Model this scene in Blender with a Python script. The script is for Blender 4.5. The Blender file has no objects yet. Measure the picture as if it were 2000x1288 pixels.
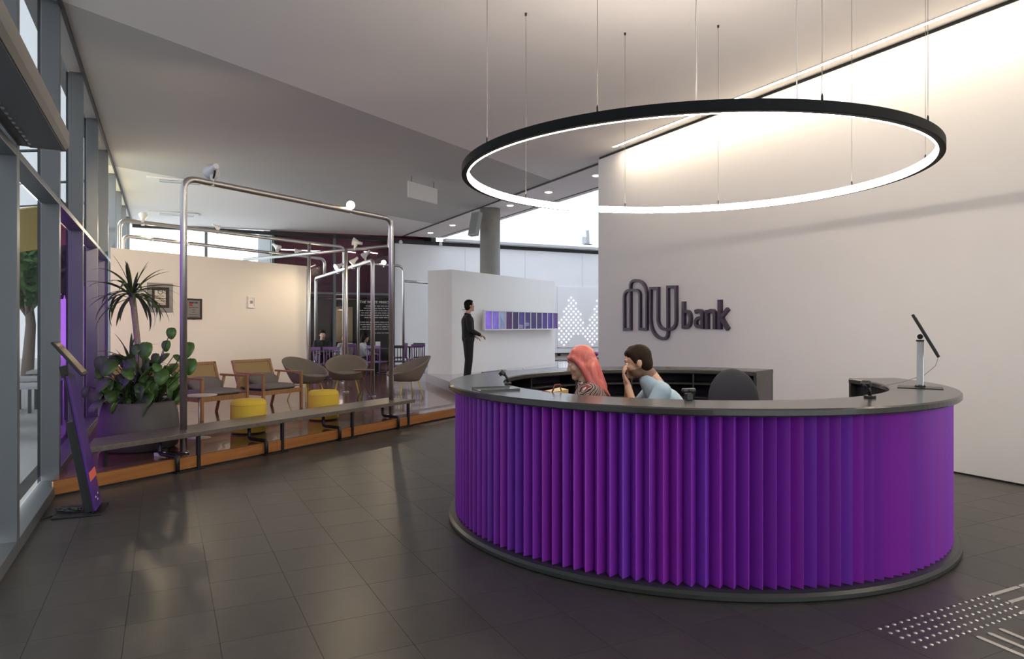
import bpy, bmesh, math, random
from mathutils import Vector, Matrix, Euler
random.seed(7)
PI = math.pi
sc = bpy.context.scene
C = sc.collection

# ------------------------------------------------------------------ camera, world, exposure
F, YH, EYE = 1360.0, 634.0, 1.6          # focal length in px of a 2000 px wide frame, horizon row, eye height
cam_d = bpy.data.cameras.new('camera'); cam = bpy.data.objects.new('camera', cam_d); C.objects.link(cam)
cam_d.sensor_width = 36; cam_d.sensor_fit = 'HORIZONTAL'; cam_d.lens = 36*F/2000
cam_d.shift_y = -(644-YH)/2000; cam_d.clip_start = .05; cam_d.clip_end = 300
cam.location = (0, 0, EYE); cam.rotation_euler = (PI/2, 0, 0); sc.camera = cam
w = bpy.data.worlds.new('sky'); sc.world = w; w.use_nodes = True
wn = w.node_tree.nodes; wl = w.node_tree.links
bg = wn['Background']; bg.inputs[0].default_value = (.86, .93, 1.0, 1); bg.inputs[1].default_value = 2.8
sc.view_settings.view_transform = 'Standard'; sc.view_settings.look = 'None'
sc.view_settings.exposure = 0.92; sc.view_settings.gamma = 1.0; sc.view_settings.use_curve_mapping = False
RING_L, STRIP_L = 27.0, 44.0
sc.cycles.max_bounces = 7; sc.cycles.diffuse_bounces = 4; sc.cycles.glossy_bounces = 3; sc.cycles.transmission_bounces = 4; sc.cycles.transparent_max_bounces = 12
sc.cycles.caustics_reflective = False; sc.cycles.caustics_refractive = False

# ------------------------------------------------------------------ frames of reference
DX, DY = -.4462, .8950                    # u: along the window wall; v: across the hall
EX, EY = .5030, .8643                     # s: along the diagonal platform edge; t: towards the desk
def at(px, py, Y): return Vector(((px-1000)/F*Y, Y, EYE-(py-YH)/F*Y))
def G(px, py, z=0.0):
    return at(px, py, F*(EYE-z)/(py-YH))
def uv(u, v, z=0.0): return Vector((u*DX+v*DY, u*DY-v*DX, z))
def st(s, t, z=0.0): return Vector((s*EX+t*EY, s*EY-t*EX, z))
UANG = math.atan2(DY, DX); VANG = UANG-PI/2      # angle of the u and of the v axis
SANG = math.atan2(EY, EX); TANG = SANG-PI/2

# ------------------------------------------------------------------ materials
MATS = {}
def mat(name, col, rough=.5, metal=0.0, var=.06, scale=12.0, bump=0.0, spec=.5, stretch=None, emit=None, coat=0.0, rnd=0.0, bscale=None, trans=0.0):
    if name in MATS: return MATS[name]
    m = bpy.data.materials.new(name); m.use_nodes = True
    nt = m.node_tree; N = nt.nodes; L = nt.links; b = N['Principled BSDF']
    tc = N.new('ShaderNodeTexCoord'); mp = N.new('ShaderNodeMapping'); L.new(tc.outputs['Object'], mp.inputs[0])
    if stretch: mp.inputs['Scale'].default_value = stretch
    nz = N.new('ShaderNodeTexNoise'); nz.inputs['Scale'].default_value = scale; nz.inputs['Detail'].default_value = 4
    L.new(mp.outputs[0], nz.inputs[0])
    rp = N.new('ShaderNodeMix'); rp.data_type = 'RGBA'
    c = list(col)+[1]
    rp.inputs[6].default_value = [max(0, x*(1-var)) for x in col]+[1]
    rp.inputs[7].default_value = [min(1, x*(1+var)) for x in col]+[1]
    L.new(nz.outputs[0], rp.inputs[0])
    out = rp.outputs[2]
    if rnd:
        oi = N.new('ShaderNodeObjectInfo'); hs = N.new('ShaderNodeHueSaturation')
        mr = N.new('ShaderNodeMapRange'); mr.inputs[3].default_value = 1-rnd; mr.inputs[4].default_value = 1+rnd
        L.new(oi.outputs['Random'], mr.inputs[0]); L.new(mr.outputs[0], hs.inputs['Value']); L.new(out, hs.inputs['Color'])
        out = hs.outputs[0]
    L.new(out, b.inputs['Base Color'])
    b.inputs['Roughness'].default_value = rough; b.inputs['Metallic'].default_value = metal
    b.inputs['Specular IOR Level'].default_value = spec; b.inputs['Coat Weight'].default_value = coat
    b.inputs['Transmission Weight'].default_value = trans
    if bump:
        bp = N.new('ShaderNodeBump'); bp.inputs['Strength'].default_value = bump; bp.inputs['Distance'].default_value = .01
        src = nz
        if bscale:
            src = N.new('ShaderNodeTexNoise'); src.inputs['Scale'].default_value = bscale; L.new(mp.outputs[0], src.inputs[0])
        L.new(src.outputs[0], bp.inputs['Height']); L.new(bp.outputs[0], b.inputs['Normal'])
    if emit:
        b.inputs['Emission Color'].default_value = list(emit[:3])+[1]; b.inputs['Emission Strength'].default_value = emit[3]
    MATS[name] = m; return m
def glassmat(name, tint, refl=.25, rough=.02):
    if name in MATS: return MATS[name]
    m = bpy.data.materials.new(name); m.use_nodes = True; nt = m.node_tree; N = nt.nodes; L = nt.links
    N.remove(N['Principled BSDF']); o = N['Material Output']
    t = N.new('ShaderNodeBsdfTransparent'); g = N.new('ShaderNodeBsdfGlossy'); g.inputs['Roughness'].default_value = rough
    nz = N.new('ShaderNodeTexNoise'); nz.inputs['Scale'].default_value = 1.5
    mx0 = N.new('ShaderNodeMix'); mx0.data_type = 'RGBA'
    mx0.inputs[6].default_value = [x*.96 for x in tint]+[1]; mx0.inputs[7].default_value = list(tint)+[1]
    L.new(nz.outputs[0], mx0.inputs[0]); L.new(mx0.outputs[2], t.inputs[0])
    lw_ = N.new('ShaderNodeLayerWeight'); lw_.inputs[0].default_value = .5
    pw_ = N.new('ShaderNodeMath'); pw_.operation = 'POWER'; pw_.inputs[1].default_value = 5; L.new(lw_.outputs['Facing'], pw_.inputs[0])
    fr = N.new('ShaderNodeMath'); fr.operation = 'MULTIPLY_ADD'; fr.inputs[1].default_value = refl; fr.inputs[2].default_value = .03; L.new(pw_.outputs[0], fr.inputs[0])
    mx = N.new('ShaderNodeMixShader'); L.new(fr.outputs[0], mx.inputs[0]); L.new(t.outputs[0], mx.inputs[1]); L.new(g.outputs[0], mx.inputs[2])
    L.new(mx.outputs[0], o.inputs[0]); MATS[name] = m; return m
def emat(name, col, st_):
    return mat(name, col, .5, emit=(*col, st_))
def wood(name, c1, c2, scale=6, stretch=(1, 12, 12), rough=.25, rnd=.12, coat=0.0):
    if name in MATS: return MATS[name]
    m = bpy.data.materials.new(name); m.use_nodes = True; nt = m.node_tree; N = nt.nodes; L = nt.links; b = N['Principled BSDF']
    tc = N.new('ShaderNodeTexCoord'); mp = N.new('ShaderNodeMapping'); mp.inputs['Scale'].default_value = stretch
    L.new(tc.outputs['Object'], mp.inputs[0])
    nz = N.new('ShaderNodeTexNoise'); nz.inputs['Scale'].default_value = scale; nz.inputs['Detail'].default_value = 8; nz.inputs['Distortion'].default_value = .6
    L.new(mp.outputs[0], nz.inputs[0])
    cr = N.new('ShaderNodeValToRGB'); cr.color_ramp.elements[0].position = .3; cr.color_ramp.elements[1].position = .72
    cr.color_ramp.elements[0].color = (*c1, 1); cr.color_ramp.elements[1].color = (*c2, 1); L.new(nz.outputs[0], cr.inputs[0])
    oi = N.new('ShaderNodeObjectInfo'); hs = N.new('ShaderNodeHueSaturation'); mr = N.new('ShaderNodeMapRange')
    mr.inputs[3].default_value = 1-rnd; mr.inputs[4].default_value = 1+rnd
    L.new(oi.outputs['Random'], mr.inputs[0]); L.new(mr.outputs[0], hs.inputs['Value']); L.new(cr.outputs[0], hs.inputs['Color'])
    L.new(hs.outputs[0], b.inputs['Base Color']); b.inputs['Roughness'].default_value = rough; b.inputs['Coat Weight'].default_value = coat
    MATS[name] = m; return m

white_paint = mat('white_paint', (.80, .77, .74), .75, var=.02, scale=3)
ceil_paint = mat('ceiling_paint', (.80, .765, .75), .85, var=.02, scale=1.5)
shade_grey = mat('ceiling_shade_grey', (.49, .475, .46), .85, var=.03, scale=1.5)  # darker ceiling tone: the band's shade is put into its colour
back_white = mat('back_wall_white', (.78, .77, .78), .7, var=.04, scale=1.2)
stone = mat('dark_stone', (.060, .054, .048), .34, var=.25, scale=9, bump=.04, bscale=60, rnd=.10, spec=.32)
grout = mat('grout', (.078, .071, .065), .6, var=.1)
deck_wood = wood('deck_wood', (.13, .055, .035), (.24, .105, .065), 3.0, (.8, 14, 14), .16, .14, .3)
fascia_wood = wood('fascia_wood', (.27, .105, .028), (.40, .17, .05), 3.0, (.6, 10, 10), .35, .06)
post_grey = mat('post_grey_metal', (.135, .145, .155), .42, .3, var=.05, scale=4)
dark_metal = mat('dark_metal', (.035, .035, .037), .4, .6, var=.1)
black = mat('black_plastic', (.012, .012, .013), .4, var=.2)
track_black = mat('track_black', (.02, .02, .02), .6, var=.2)
steel = mat('brushed_steel', (.60, .58, .56), .36, 1.0, var=.06, scale=30, stretch=(1, 1, .1))
counter_dark = mat('countertop_charcoal', (.040, .037, .035), .22, var=.12, scale=40, bump=.02)
plinth_dark = mat('plinth_charcoal', (.030, .031, .030), .35, var=.15, scale=25)
fin_mats = [mat('fin_purple_a', (.25, .030, .42), .42, var=.06, scale=2, rnd=.08), mat('fin_purple_b', (.29, .028, .42), .40, var=.06, scale=2, rnd=.08), mat('fin_purple_c', (.205, .038, .44), .42, var=.06, scale=2, rnd=.08)]
glass = glassmat('clear_glass', (.93, .96, .96))
purple_glass = glassmat('purple_film_glass', (.35, .20, .46), .2)
added_front_glass = glassmat('added_front_glass', (.80, .80, .78), .2)
roof_glass = glassmat('roof_glass', (.73, .75, .77), .1)
solar_glass = glassmat('solar_glass', (.43, .435, .44), .2)
dark_glass = glassmat('smoked_glass', (.80, .76, .80))
logo_purple = mat('logo_dark_purple', (.040, .022, .050), .38, var=.1, scale=20)
ring_black = mat('ring_black', (.008, .009, .010), .7, var=.1, spec=.2)
ring_light = emat('ring_diffuser', (1.0, .88, .76), RING_L)
strip_light = emat('strip_diffuser', (1.0, .86, .66), STRIP_L)

# ------------------------------------------------------------------ mesh building
class MB:
    def __init__(s): s.v = []; s.f = []; s.smooth = []
    def add(s, vs, fs, smooth=False):
        o = len(s.v); s.v += [Vector(x) for x in vs]; s.f += [[i+o for i in f] for f in fs]; s.smooth += [smooth]*len(fs); return s
    def box(s, c, size, rz=0.0, M=None):
        hx, hy, hz = [x/2 for x in size]
        R = M if M is not None else Matrix.Rotation(rz, 3, 'Z')
        vs = [Vector(c)+R@Vector((x, y, z)) for z in (-hz, hz) for x, y in ((-hx, -hy), (hx, -hy), (hx, hy), (-hx, hy))]
        return s.add(vs, [[3, 2, 1, 0], [4, 5, 6, 7], [0, 1, 5, 4], [1, 2, 6, 5], [2, 3, 7, 6], [3, 0, 4, 7]])
    def prism(s, poly, z0, z1):
        n = len(poly); a = sum(poly[i][0]*poly[(i+1) % n][1]-poly[(i+1) % n][0]*poly[i][1] for i in range(n))
        if a < 0: poly = poly[::-1]
        f0 = z0 if callable(z0) else (lambda x, y: z0); f1 = z1 if callable(z1) else (lambda x, y: z1)
        vs = [(p[0], p[1], f0(p[0], p[1])) for p in poly]+[(p[0], p[1], f1(p[0], p[1])) for p in poly]
        return s.add(vs, [list(range(n))[::-1], list(range(n, 2*n))]+[[i, (i+1) % n, n+(i+1) % n, n+i] for i in range(n)])
    def tube(s, path, r, n=10, closed=False, caps=True):
        path = [Vector(p) for p in path]; m = len(path); rr = r if isinstance(r, (list, tuple)) else [r]*m
        vs = []; up = None
        for i, p in enumerate(path):
            a = path[(i-1) % m] if (closed or i > 0) else p; b = path[(i+1) % m] if (closed or i < m-1) else p
            d = (b-a).normalized() if (b-a).length > 1e-9 else Vector((0, 0, 1))
            if up is None:
                up = Vector((0, 0, 1)) if abs(d.z) < .9 else Vector((1, 0, 0))
            up = (up-d*up.dot(d))
            if up.length < 1e-6: up = d.orthogonal()
            up.normalize(); sd = d.cross(up)
            vs += [p+(up*math.cos(k*2*PI/n)+sd*math.sin(k*2*PI/n))*rr[i] for k in range(n)]
        fs = []
        for i in range(m if closed else m-1):
            j = (i+1) % m
            fs += [[i*n+k, i*n+(k+1) % n, j*n+(k+1) % n, j*n+k] for k in range(n)]
        s.add(vs, fs, True)
        if caps and not closed:
            o = len(s.v)-len(vs); s.f += [[o+k for k in range(n)][::-1], [o+(m-1)*n+k for k in range(n)]]; s.smooth += [False, False]
        return s
    def lathe(s, prof, n=28, c=(0, 0, 0), M=None, smooth=True):
        R = M if M is not None else Matrix.Identity(3); vs = []; fs = []; m = len(prof)
        for r, z in prof:
            vs += [Vector(c)+R@Vector((r*math.cos(2*PI*k/n), r*math.sin(2*PI*k/n), z)) for k in range(n)]
        for i in range(m-1):
            fs += [[i*n+k, i*n+(k+1) % n, (i+1)*n+(k+1) % n, (i+1)*n+k] for k in range(n)]
        s.add(vs, fs, smooth)
        o = len(s.v)-len(vs)
        for i, fl in ((0, True), (m-1, False)):
            if prof[i][0] > 1e-4:
                r_ = [o+i*n+k for k in range(n)]; s.f.append(r_[::-1] if fl else r_); s.smooth.append(False)
        return s
    def ell(s, c, rad, M=None, nu=14, nv=9):
        R = M if M is not None else Matrix.Identity(3); vs = []; fs = []
        for i in range(nv+1):
            th = PI*i/nv
            vs += [Vector(c)+R@Vector((rad[0]*math.sin(th)*math.cos(2*PI*k/nu), rad[1]*math.sin(th)*math.sin(2*PI*k/nu), -rad[2]*math.cos(th))) for k in range(nu)]
        for i in range(nv):
            for k in range(nu):
                fs.append([i*nu+k, i*nu+(k+1) % nu, (i+1)*nu+(k+1) % nu, (i+1)*nu+k])
        return s.add(vs, fs, True)
    def cap(s, p0, r0, p1, r1, n=12):
        p0, p1 = Vector(p0), Vector(p1); d = (p1-p0); ln = max(d.length, 1e-6); d = d/ln
        path = []; rr = []
        for k in range(4):
            a = PI/2*(k+.15)/4; path.append(p0-d*r0*math.cos(a)); rr.append(r0*math.sin(a))
        path.append(p0); rr.append(r0); path.append(p1); rr.append(r1)
        for k in range(3, -1, -1):
            a = PI/2*(k+.15)/4; path.append(p1+d*r1*math.cos(a)); rr.append(r1*math.sin(a))
        return s.tube(path, rr, n)
    def ribbon(s, pts, width, P0, ax, ay, an, depth, closed=False):
        """flat stroke of a sign: 2-D polyline swept with a rectangular section; ax, ay in the wall plane, an out of it"""
        n = len(pts); q = [Vector((p[0], p[1])) for p in pts]; vs = []
        for i in range(n):
            a = q[(i-1) % n] if (closed or i > 0) else q[i]; b = q[(i+1) % n] if (closed or i < n-1) else q[i]
            d0 = (q[i]-a).normalized() if (q[i]-a).length > 1e-9 else (b-q[i]).normalized()
            d1 = (b-q[i]).normalized() if (b-q[i]).length > 1e-9 else d0
            n0 = Vector((-d0.y, d0.x)); n1 = Vector((-d1.y, d1.x)); mm = n0+n1
            mm = n0 if mm.length < 1e-4 else mm.normalized()
            k = width/2/max(.45, mm.dot(n0))
            for sg, dz in ((-1, 0), (1, 0), (1, depth), (-1, depth)):
                w2 = q[i]+mm*(k*sg); vs.append(P0+ax*w2.x+ay*w2.y+an*dz)
        fs = []
        for i in range(n if closed else n-1):
            j = (i+1) % n
            for k in range(4): fs.append([i*4+k, i*4+(k+1) % 4, j*4+(k+1) % 4, j*4+k])
        if not closed: fs += [[3, 2, 1, 0], [(n-1)*4+k for k in range(4)]]
        return s.add(vs, fs)
    def mesh(s, name, m):
        me = bpy.data.meshes.new(name); me.from_pydata([tuple(v) for v in s.v], [], s.f); me.update()
        for p, sm in zip(me.polygons, s.smooth): p.use_smooth = sm
        if m: me.materials.append(m)
        bm = bmesh.new(); bm.from_mesh(me); bmesh.ops.recalc_face_normals(bm, faces=bm.faces); bm.to_mesh(me); bm.free()
        return me
    def build(s, name, m, parent=None, world=False, bevel=0.0, seg=2):
        o = obj(name, s.mesh(name, m), parent, world)
        if bevel:
            b = o.modifiers.new('edge', 'BEVEL'); b.width = bevel; b.segments = seg; b.limit_method = 'ANGLE'; b.angle_limit = .6
        return o
RM = {}
def obj(name, me, parent=None, world=False):
    o = bpy.data.objects.new(name, me); C.objects.link(o)
    if parent:
        o.parent = parent
        if world: o.matrix_parent_inverse = RM[parent.name].inverted()
    return o
def tag(o, label=None, cat=None, group=None, kind=None):
    if label: o['label'] = label
    if cat: o['category'] = cat
    if group: o['group'] = group
    if kind: o['kind'] = kind
    return o
def thing(name, loc, label, cat, rz=0.0, group=None, kind=None):
    o = bpy.data.objects.new(name, None); C.objects.link(o); o.location = loc; o.rotation_euler = (0, 0, rz); o.empty_display_size = .1
    RM[o.name] = Matrix.Translation(Vector(loc))@Matrix.Rotation(rz, 4, 'Z')
    return tag(o, label, cat, group, kind)
def struct(o): o['kind'] = 'structure'; return o
def place(name, me, parent, M):
    o = obj(name, me, parent); o.matrix_basis = M; return o
def copy_tree(root, loc, rz, label=None, group=None):
    def cp(o, par):
        c = o.copy(); C.objects.link(c); c.parent = par; c.matrix_parent_inverse = o.matrix_parent_inverse.copy()
        for ch in o.children: cp(ch, c)
        return c
    r = cp(root, None); r.location = loc; r.rotation_euler = (0, 0, rz)
    if label: r['label'] = label
    if group: r['group'] = group
    return r
def arc(pts, rad, n=6):
    """round the corners of a polyline"""
    pts = [Vector(p) for p in pts]; out = [pts[0]]
    for i in range(1, len(pts)-1):
        a, b, c = pts[i-1], pts[i], pts[i+1]; d0 = (a-b).normalized(); d1 = (c-b).normalized()
        r = min(rad, (a-b).length*.49, (c-b).length*.49); p0 = b+d0*r; p1 = b+d1*r
        for k in range(n+1):
            t = k/n; out.append(p0*(1-t)**2+b*2*t*(1-t)+p1*t*t)
    out.append(pts[-1]); return out

# ================================================================== SETTING
VL, VR, UB = -.912, 7.591, 24.7            # window wall plane, right wall plane, back wall plane
U_END = 11.44                              # where the right wall stops
def zc(x, y):                              # ceiling height: rises a little towards the right wall
    v = x*DY-y*DX
    return 4.72+(min(max(v, VL), 7.85)-VL)/8.76*.15
DECK, DAIS = .15, .36
TE = -6.91                                 # platform edge

# ---- floor: slab with grout, stone tiles on a square grid
fl = MB().prism([uv(-4, -1.3)[:2], uv(-4, 7.7)[:2], uv(U_END, 7.7)[:2], uv(U_END, 18)[:2], uv(UB+.2, 18)[:2], uv(UB+.2, -1.3)[:2]], -.2, -.003).build('floor', grout); struct(fl)
PU, PV = .45, .4335
tm = MB().box((0, 0, -.006), (PU-.0025, PV-.0025, .012)).mesh('tile', stone)
cells = []
for i in range(-16, 32):
    for j in range(-1, 20):
        u = 2.43+PU*(i+.5); v = -.62+PV*(j-.5)
        p = uv(u, v); t = p.x*EY-p.y*EX
        if v > VR+.2 or v < VL-.25 or t < TE-.35 or u > 13.2: continue
        x = p.x/p.y*F+1000 if p.y > .5 else 9999
        y = YH+F*EYE/p.y if p.y > .5 else 9999
        inside_desk = (p-Vector((1.48, 5.996, 0))).length < 1.6
        vis = p.y > .5 and -120 < x < 2120 and y < 1420 and not inside_desk
        cells.append((0 if vis else 1, p.length, p))
cells.sort(key=lambda c: (c[0], c[1]))
rest = MB()
for k, (a, d, p) in enumerate(cells):
    if k < 300 and a == 0:
        o = obj('tile', tm, fl); o.location = (p.x, p.y, 0); o.rotation_euler = (0, 0, UANG)
    else: rest.box((p.x, p.y, -.006), (PU-.0025, PV-.0025, .012), UANG)
r_ = rest.build('tile_field', stone, fl); r_['kind'] = 'stuff'

# ---- raised timber platform
def clip(poly, rect):
    out = poly
    for i in range(4):
        a, b = rect[i], rect[(i+1) % 4]; inp = out; out = []
        for k in range(len(inp)):
            p, q = inp[k], inp[(k+1) % len(inp)]
            sp = (b[0]-a[0])*(p[1]-a[1])-(b[1]-a[1])*(p[0]-a[0]); sq = (b[0]-a[0])*(q[1]-a[1])-(b[1]-a[1])*(q[0]-a[0])
            if sp >= 0: out.append(p)
            if (sp >= 0) != (sq >= 0):
                k_ = sp/(sp-sq); out.append((p[0]+(q[0]-p[0])*k_, p[1]+(q[1]-p[1])*k_))
        if not out: return []
    return out
def s_at_v(v, t): return (v-.549*t)/.835
deck_poly_uv = [st(s_at_v(VL-.02, TE-.02), TE-.02), uv(UB, VL-.02), uv(UB, 17.9), uv(15.5, 17.9), st(20, TE-.02)]
k_end = st(20, TE-.02)
deck_xy = [(p.x, p.y) for p in deck_poly_uv]
pf = MB().prism(deck_xy, 0.0, DECK-.012).build('floor_platform', deck_wood); struct(pf)
nb = 0
t = TE
for row in range(40):
    t0, t1 = TE-.0-.2*row-.2, TE-.2*row
    off = (row*1.37) % 2.8
    s = 2.6-off
    while s < 24:
        s0, s1 = s+.002, s+2.798; s += 2.8
        rect = [st(s0, t0+.002)[:2], st(s0, t1-.002)[:2], st(s1, t1-.002)[:2], st(s1, t0+.002)[:2]]
        a = sum(rect[i][0]*rect[(i+1) % 4][1]-rect[(i+1) % 4][0]*rect[i][1] for i in range(4))
        if a < 0: rect = rect[::-1]
        pl = clip(deck_xy, rect)
        if len(pl) < 3: continue
        c = Vector((sum(p[0] for p in pl)/len(pl), sum(p[1] for p in pl)/len(pl), 0))
        px = 1000+F*c.x/c.y
        if px > 1250 or nb >= 296: continue
        R = Matrix.Rotation(-SANG, 2)
        loc = [R@Vector((p[0]-c.x, p[1]-c.y)) for p in pl]
        o = MB().prism([(q.x, q.y) for q in loc], 0, .012).build('board', deck_wood, pf); o.location = (c.x, c.y, DECK-.012); o.rotation_euler = (0, 0, SANG); nb += 1
far_top = MB().prism([(p.x, p.y) for p in (st(14, TE-8.01), uv(UB, VL), uv(UB, 17.8), uv(16, 17.8))], DECK-.012, DECK).build('board_field', deck_wood, pf); far_top['kind'] = 'stuff'
s = 3.42
for k in range(6):
    a, b = s, s+2.6
    o = MB().box((0, 0, 0), (b-a-.004, .024, DECK-.026)).build('fascia', fascia_wood, pf)
    o.location = st((a+b)/2, TE+.012, DECK/2+.011); o.rotation_euler = (0, 0, SANG); s += 2.6
MB().prism([st(3.3, TE-.03)[:2], st(3.3, TE+.005)[:2], st(19, TE+.005)[:2], st(19, TE-.03)[:2]], 0.0, .02).build('toe_gap', black, pf)

# ---- low dais under the white display wall
dp = [st(14.1, -10.72), st(11.3, -7.6), st(11.7, -7.0), st(21, -7.0), st(21, -12), st(14.1, -12)]
dais_mat = mat('dais_resin', (.42, .35, .36), .12, var=.05, scale=3)
ds = MB().prism([(p.x, p.y) for p in dp], DECK, DAIS).build('floor_dais', dais_mat, None); struct(ds)

# ---- right wall with shadow gap, light slot wall return
rw = MB().prism([uv(-4, VR)[:2], uv(U_END, VR)[:2], uv(U_END, VR+.25)[:2], uv(-4, VR+.25)[:2]], .02, 4.82).build('wall_right', white_paint); struct(rw)
MB().prism([uv(-4, VR+.015)[:2], uv(U_END-.01, VR+.015)[:2], uv(U_END-.01, VR+.25)[:2], uv(-4, VR+.25)[:2]], 4.82, 4.90).build('shadow_gap', track_black, rw)
MB().prism([uv(-4, VR+.02)[:2], uv(U_END-.01, VR+.02)[:2], uv(U_END-.01, VR+.25)[:2], uv(-4, VR+.25)[:2]], 0, .02).build('base_gap', track_black, rw)
rear_grey = mat('rear_wall_grey', (.30, .29, .28), .75, var=.03)
# ---- walls that close the building where the photograph does not look
struct(MB().prism([uv(-4, VL-.2)[:2], uv(1.5, VL-.2)[:2], uv(1.5, VL)[:2], uv(-4, VL)[:2]], 0, 4.9).build('wall_added_left', rear_grey))  # unseen solid wall, added to keep left daylight off the desk fins
# unseen glazed front behind the camera, added so daylight lights the desk fins
for i in range(4):
    va_, vb_ = VL-.2+i*2.2, VL-.2+(i+1)*2.2
    wdw = thing('window_%d' % (i+40), uv(-4.1, (va_+vb_)/2), None, None, kind='structure')
    MB().box(uv(-4.1, va_+.05, 2.45), (.16, .10, 4.9), UANG).build('post', post_grey, wdw, True)
    MB().box(uv(-4.1, (va_+vb_)/2, 2.69), (.14, vb_-va_, .06), UANG).build('transom', post_grey, wdw, True)
    MB().box(uv(-4.1, (va_+vb_)/2+.05, 1.35), (.012, vb_-va_-.1, 2.6), UANG).build('pane', added_front_glass, wdw, True)
    MB().box(uv(-4.1, (va_+vb_)/2+.05, 3.8), (.012, vb_-va_-.1, 2.16), UANG).build('pane', added_front_glass, wdw, True)
struct(MB().prism([uv(U_END-.25, VR+.25)[:2], uv(U_END, VR+.25)[:2], uv(U_END, 18)[:2], uv(U_END-.25, 18)[:2]], 0, 8).build('wall_return', white_paint))
struct(MB().prism([uv(U_END-.25, 18)[:2], uv(UB+.2, 18)[:2], uv(UB+.2, 18.2)[:2], uv(U_END-.25, 18.2)[:2]], 0, 8).build('wall_atrium', back_white))

# ---- ceilings: near white plate, diagonal band with shade in its colour, far white plate, downlight soffit
A_, B_, C_, D_ = uv(7.95, VL-.3), uv(13.75, 7.85), uv(21.4, 7.85), uv(15.75, VL-.3)
def plate(name, pts, m): return struct(MB().prism([(p.x, p.y) for p in pts], zc, lambda x, y: zc(x, y)+.12).build(name, m))
A0 = uv(7.75, VL-.3); D0 = uv(15.6, VL-.3)
plate('ceiling', [uv(-4.2, VL-.3), A0, B_, uv(U_END-.2, 7.85), uv(-4.2, 7.85)], ceil_paint)
plate('ceiling_band', [A0, B_, C_, D0], shade_grey)
plate('ceiling_far', [D0, C_, uv(UB+.2, 7.85), uv(UB+.2, VL-.3)], ceil_paint)
sf = struct(MB().prism([uv(U_END, 7.87)[:2], uv(UB, 7.87)[:2], uv(UB, 9.4)[:2], uv(U_END, 9.4)[:2]], 4.86, 5.1).build('ceiling_soffit', ceil_paint))
MB().box(uv((U_END+UB)/2, 7.86, 4.852), (UB-U_END, .05, .02), UANG).build('groove', track_black, sf)
MB().box(uv((U_END+UB)/2, 9.2, 4.856), (UB-U_END, .035, .012), UANG).build('slot', track_black, sf)
# ---- glass roof over the atrium beyond the soffit
sk = thing('window_9', uv(18, 13.7, 8), None, None, kind='structure')
for k in range(5):
    v0 = 9.4+k*1.72
    MB().box(uv(18, v0+.86, 8.02), (UB-U_END+.4, 1.66, .02), UANG).build('pane', roof_glass, sk, True)
    MB().box(uv(18, v0, 8.02), (UB-U_END+.4, .08, .12), UANG).build('glazing_bar', post_grey, sk, True)
struct(MB().prism([uv(U_END, 9.4)[:2], uv(UB, 9.4)[:2], uv(UB, 9.2)[:2], uv(U_END, 9.2)[:2]], 5.1, 8).build('wall_clerestory', white_paint))

# ---- window wall on the left: bays of posts, transoms, panes
posts_u = [5.82+2.15*k for k in range(-2, 9)]+[UB-.1]
for i in range(len(posts_u)-1):
    u0, u1 = posts_u[i], posts_u[i+1]
    wdw = thing('window_%d' % (i+20), uv((u0+u1)/2, VL-.2), None, None, kind='structure')
    um, lu = (u0+u1)/2, u1-u0
    zb = DECK if u0 > 6.5 else 0.0
    MB().box(uv(u0+.05, VL-.075, 2.40), (.10, .15, 4.80), UANG).build('post', post_grey, wdw, True, .004)
    MB().box(uv(u0+.05, VL-.165, 2.40), (.05, .03, 4.80), UANG).build('glazing_bar', dark_metal, wdw, True)
    MB().box(uv(um+.05, VL-.075, 2.79), (lu-.10, .15, .055), UANG).build('transom', post_grey, wdw, True, .004)
    MB().box(uv(um+.05, VL-.08, .05 if zb == 0 else .10), (lu-.10, .16, .10 if zb == 0 else .2), UANG).build('sill', post_grey, wdw, True, .004)
    lower = purple_glass if 7 < u0 < 13 else (solar_glass if u0 < 14 else glass); upper = solar_glass if u0 < 14 else glass
    MB().box(uv(um+.05, VL-.165, (2.76+.15)/2), (lu-.10, .012, 2.62), UANG).build('pane', lower, wdw, True)
    MB().box(uv(um+.05, VL-.165, (2.82+4.78)/2), (lu-.10, .012, 1.96), UANG).build('pane', upper, wdw, True)
tr = MB().box(uv(10.2, VL+.012, 4.70), (29, .03, .05), UANG).build('trim_1', track_black); struct(tr)

# ---- back wall: glazed front of the cafe, then white wall with black head and clerestory
bars_v = [VL, 1.24, 3.30, 5.37, 7.45]
for i in range(4):
    v0, v1 = bars_v[i], bars_v[i+1]; vm, lv = (v0+v1)/2, v1-v0
    wdw = thing('window_%d' % (i+1), uv(UB, vm, DECK), None, None, kind='structure')
    MB().box(uv(UB, v1-.04, 2.45), (.16, .09, 4.6), UANG).build('post', post_grey, wdw, True)
    MB().box(uv(UB, vm, 2.69), (.14, lv, .07), UANG).build('transom', post_grey, wdw, True)
    MB().box(uv(UB, vm, 4.68), (.16, lv, .12), UANG).build('head', dark_metal, wdw, True)
    g_ = glass if i < 2 else dark_glass
    MB().box(uv(UB+.03, vm-.02, 1.42), (.012, lv-.1, 2.46), UANG).build('pane', g_, wdw, True)
    MB().box(uv(UB+.03, vm-.02, 3.68), (.012, lv-.1, 1.88), UANG).build('pane', g_, wdw, True)
bw = MB().prism([uv(UB, 7.45)[:2], uv(UB, 18)[:2], uv(UB+.2, 18)[:2], uv(UB+.2, 7.45)[:2]], 0, 4.70).build('wall_back', back_white); struct(bw)
MB().box(uv(UB-.015, 12.7, 4.64), (.03, 10.6, .14), UANG).build('head_band', track_black, bw)
MB().box(uv(UB-.015, 7.47, 2.4), (.03, .07, 4.5), UANG).build('end_band', track_black, bw)
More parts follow.
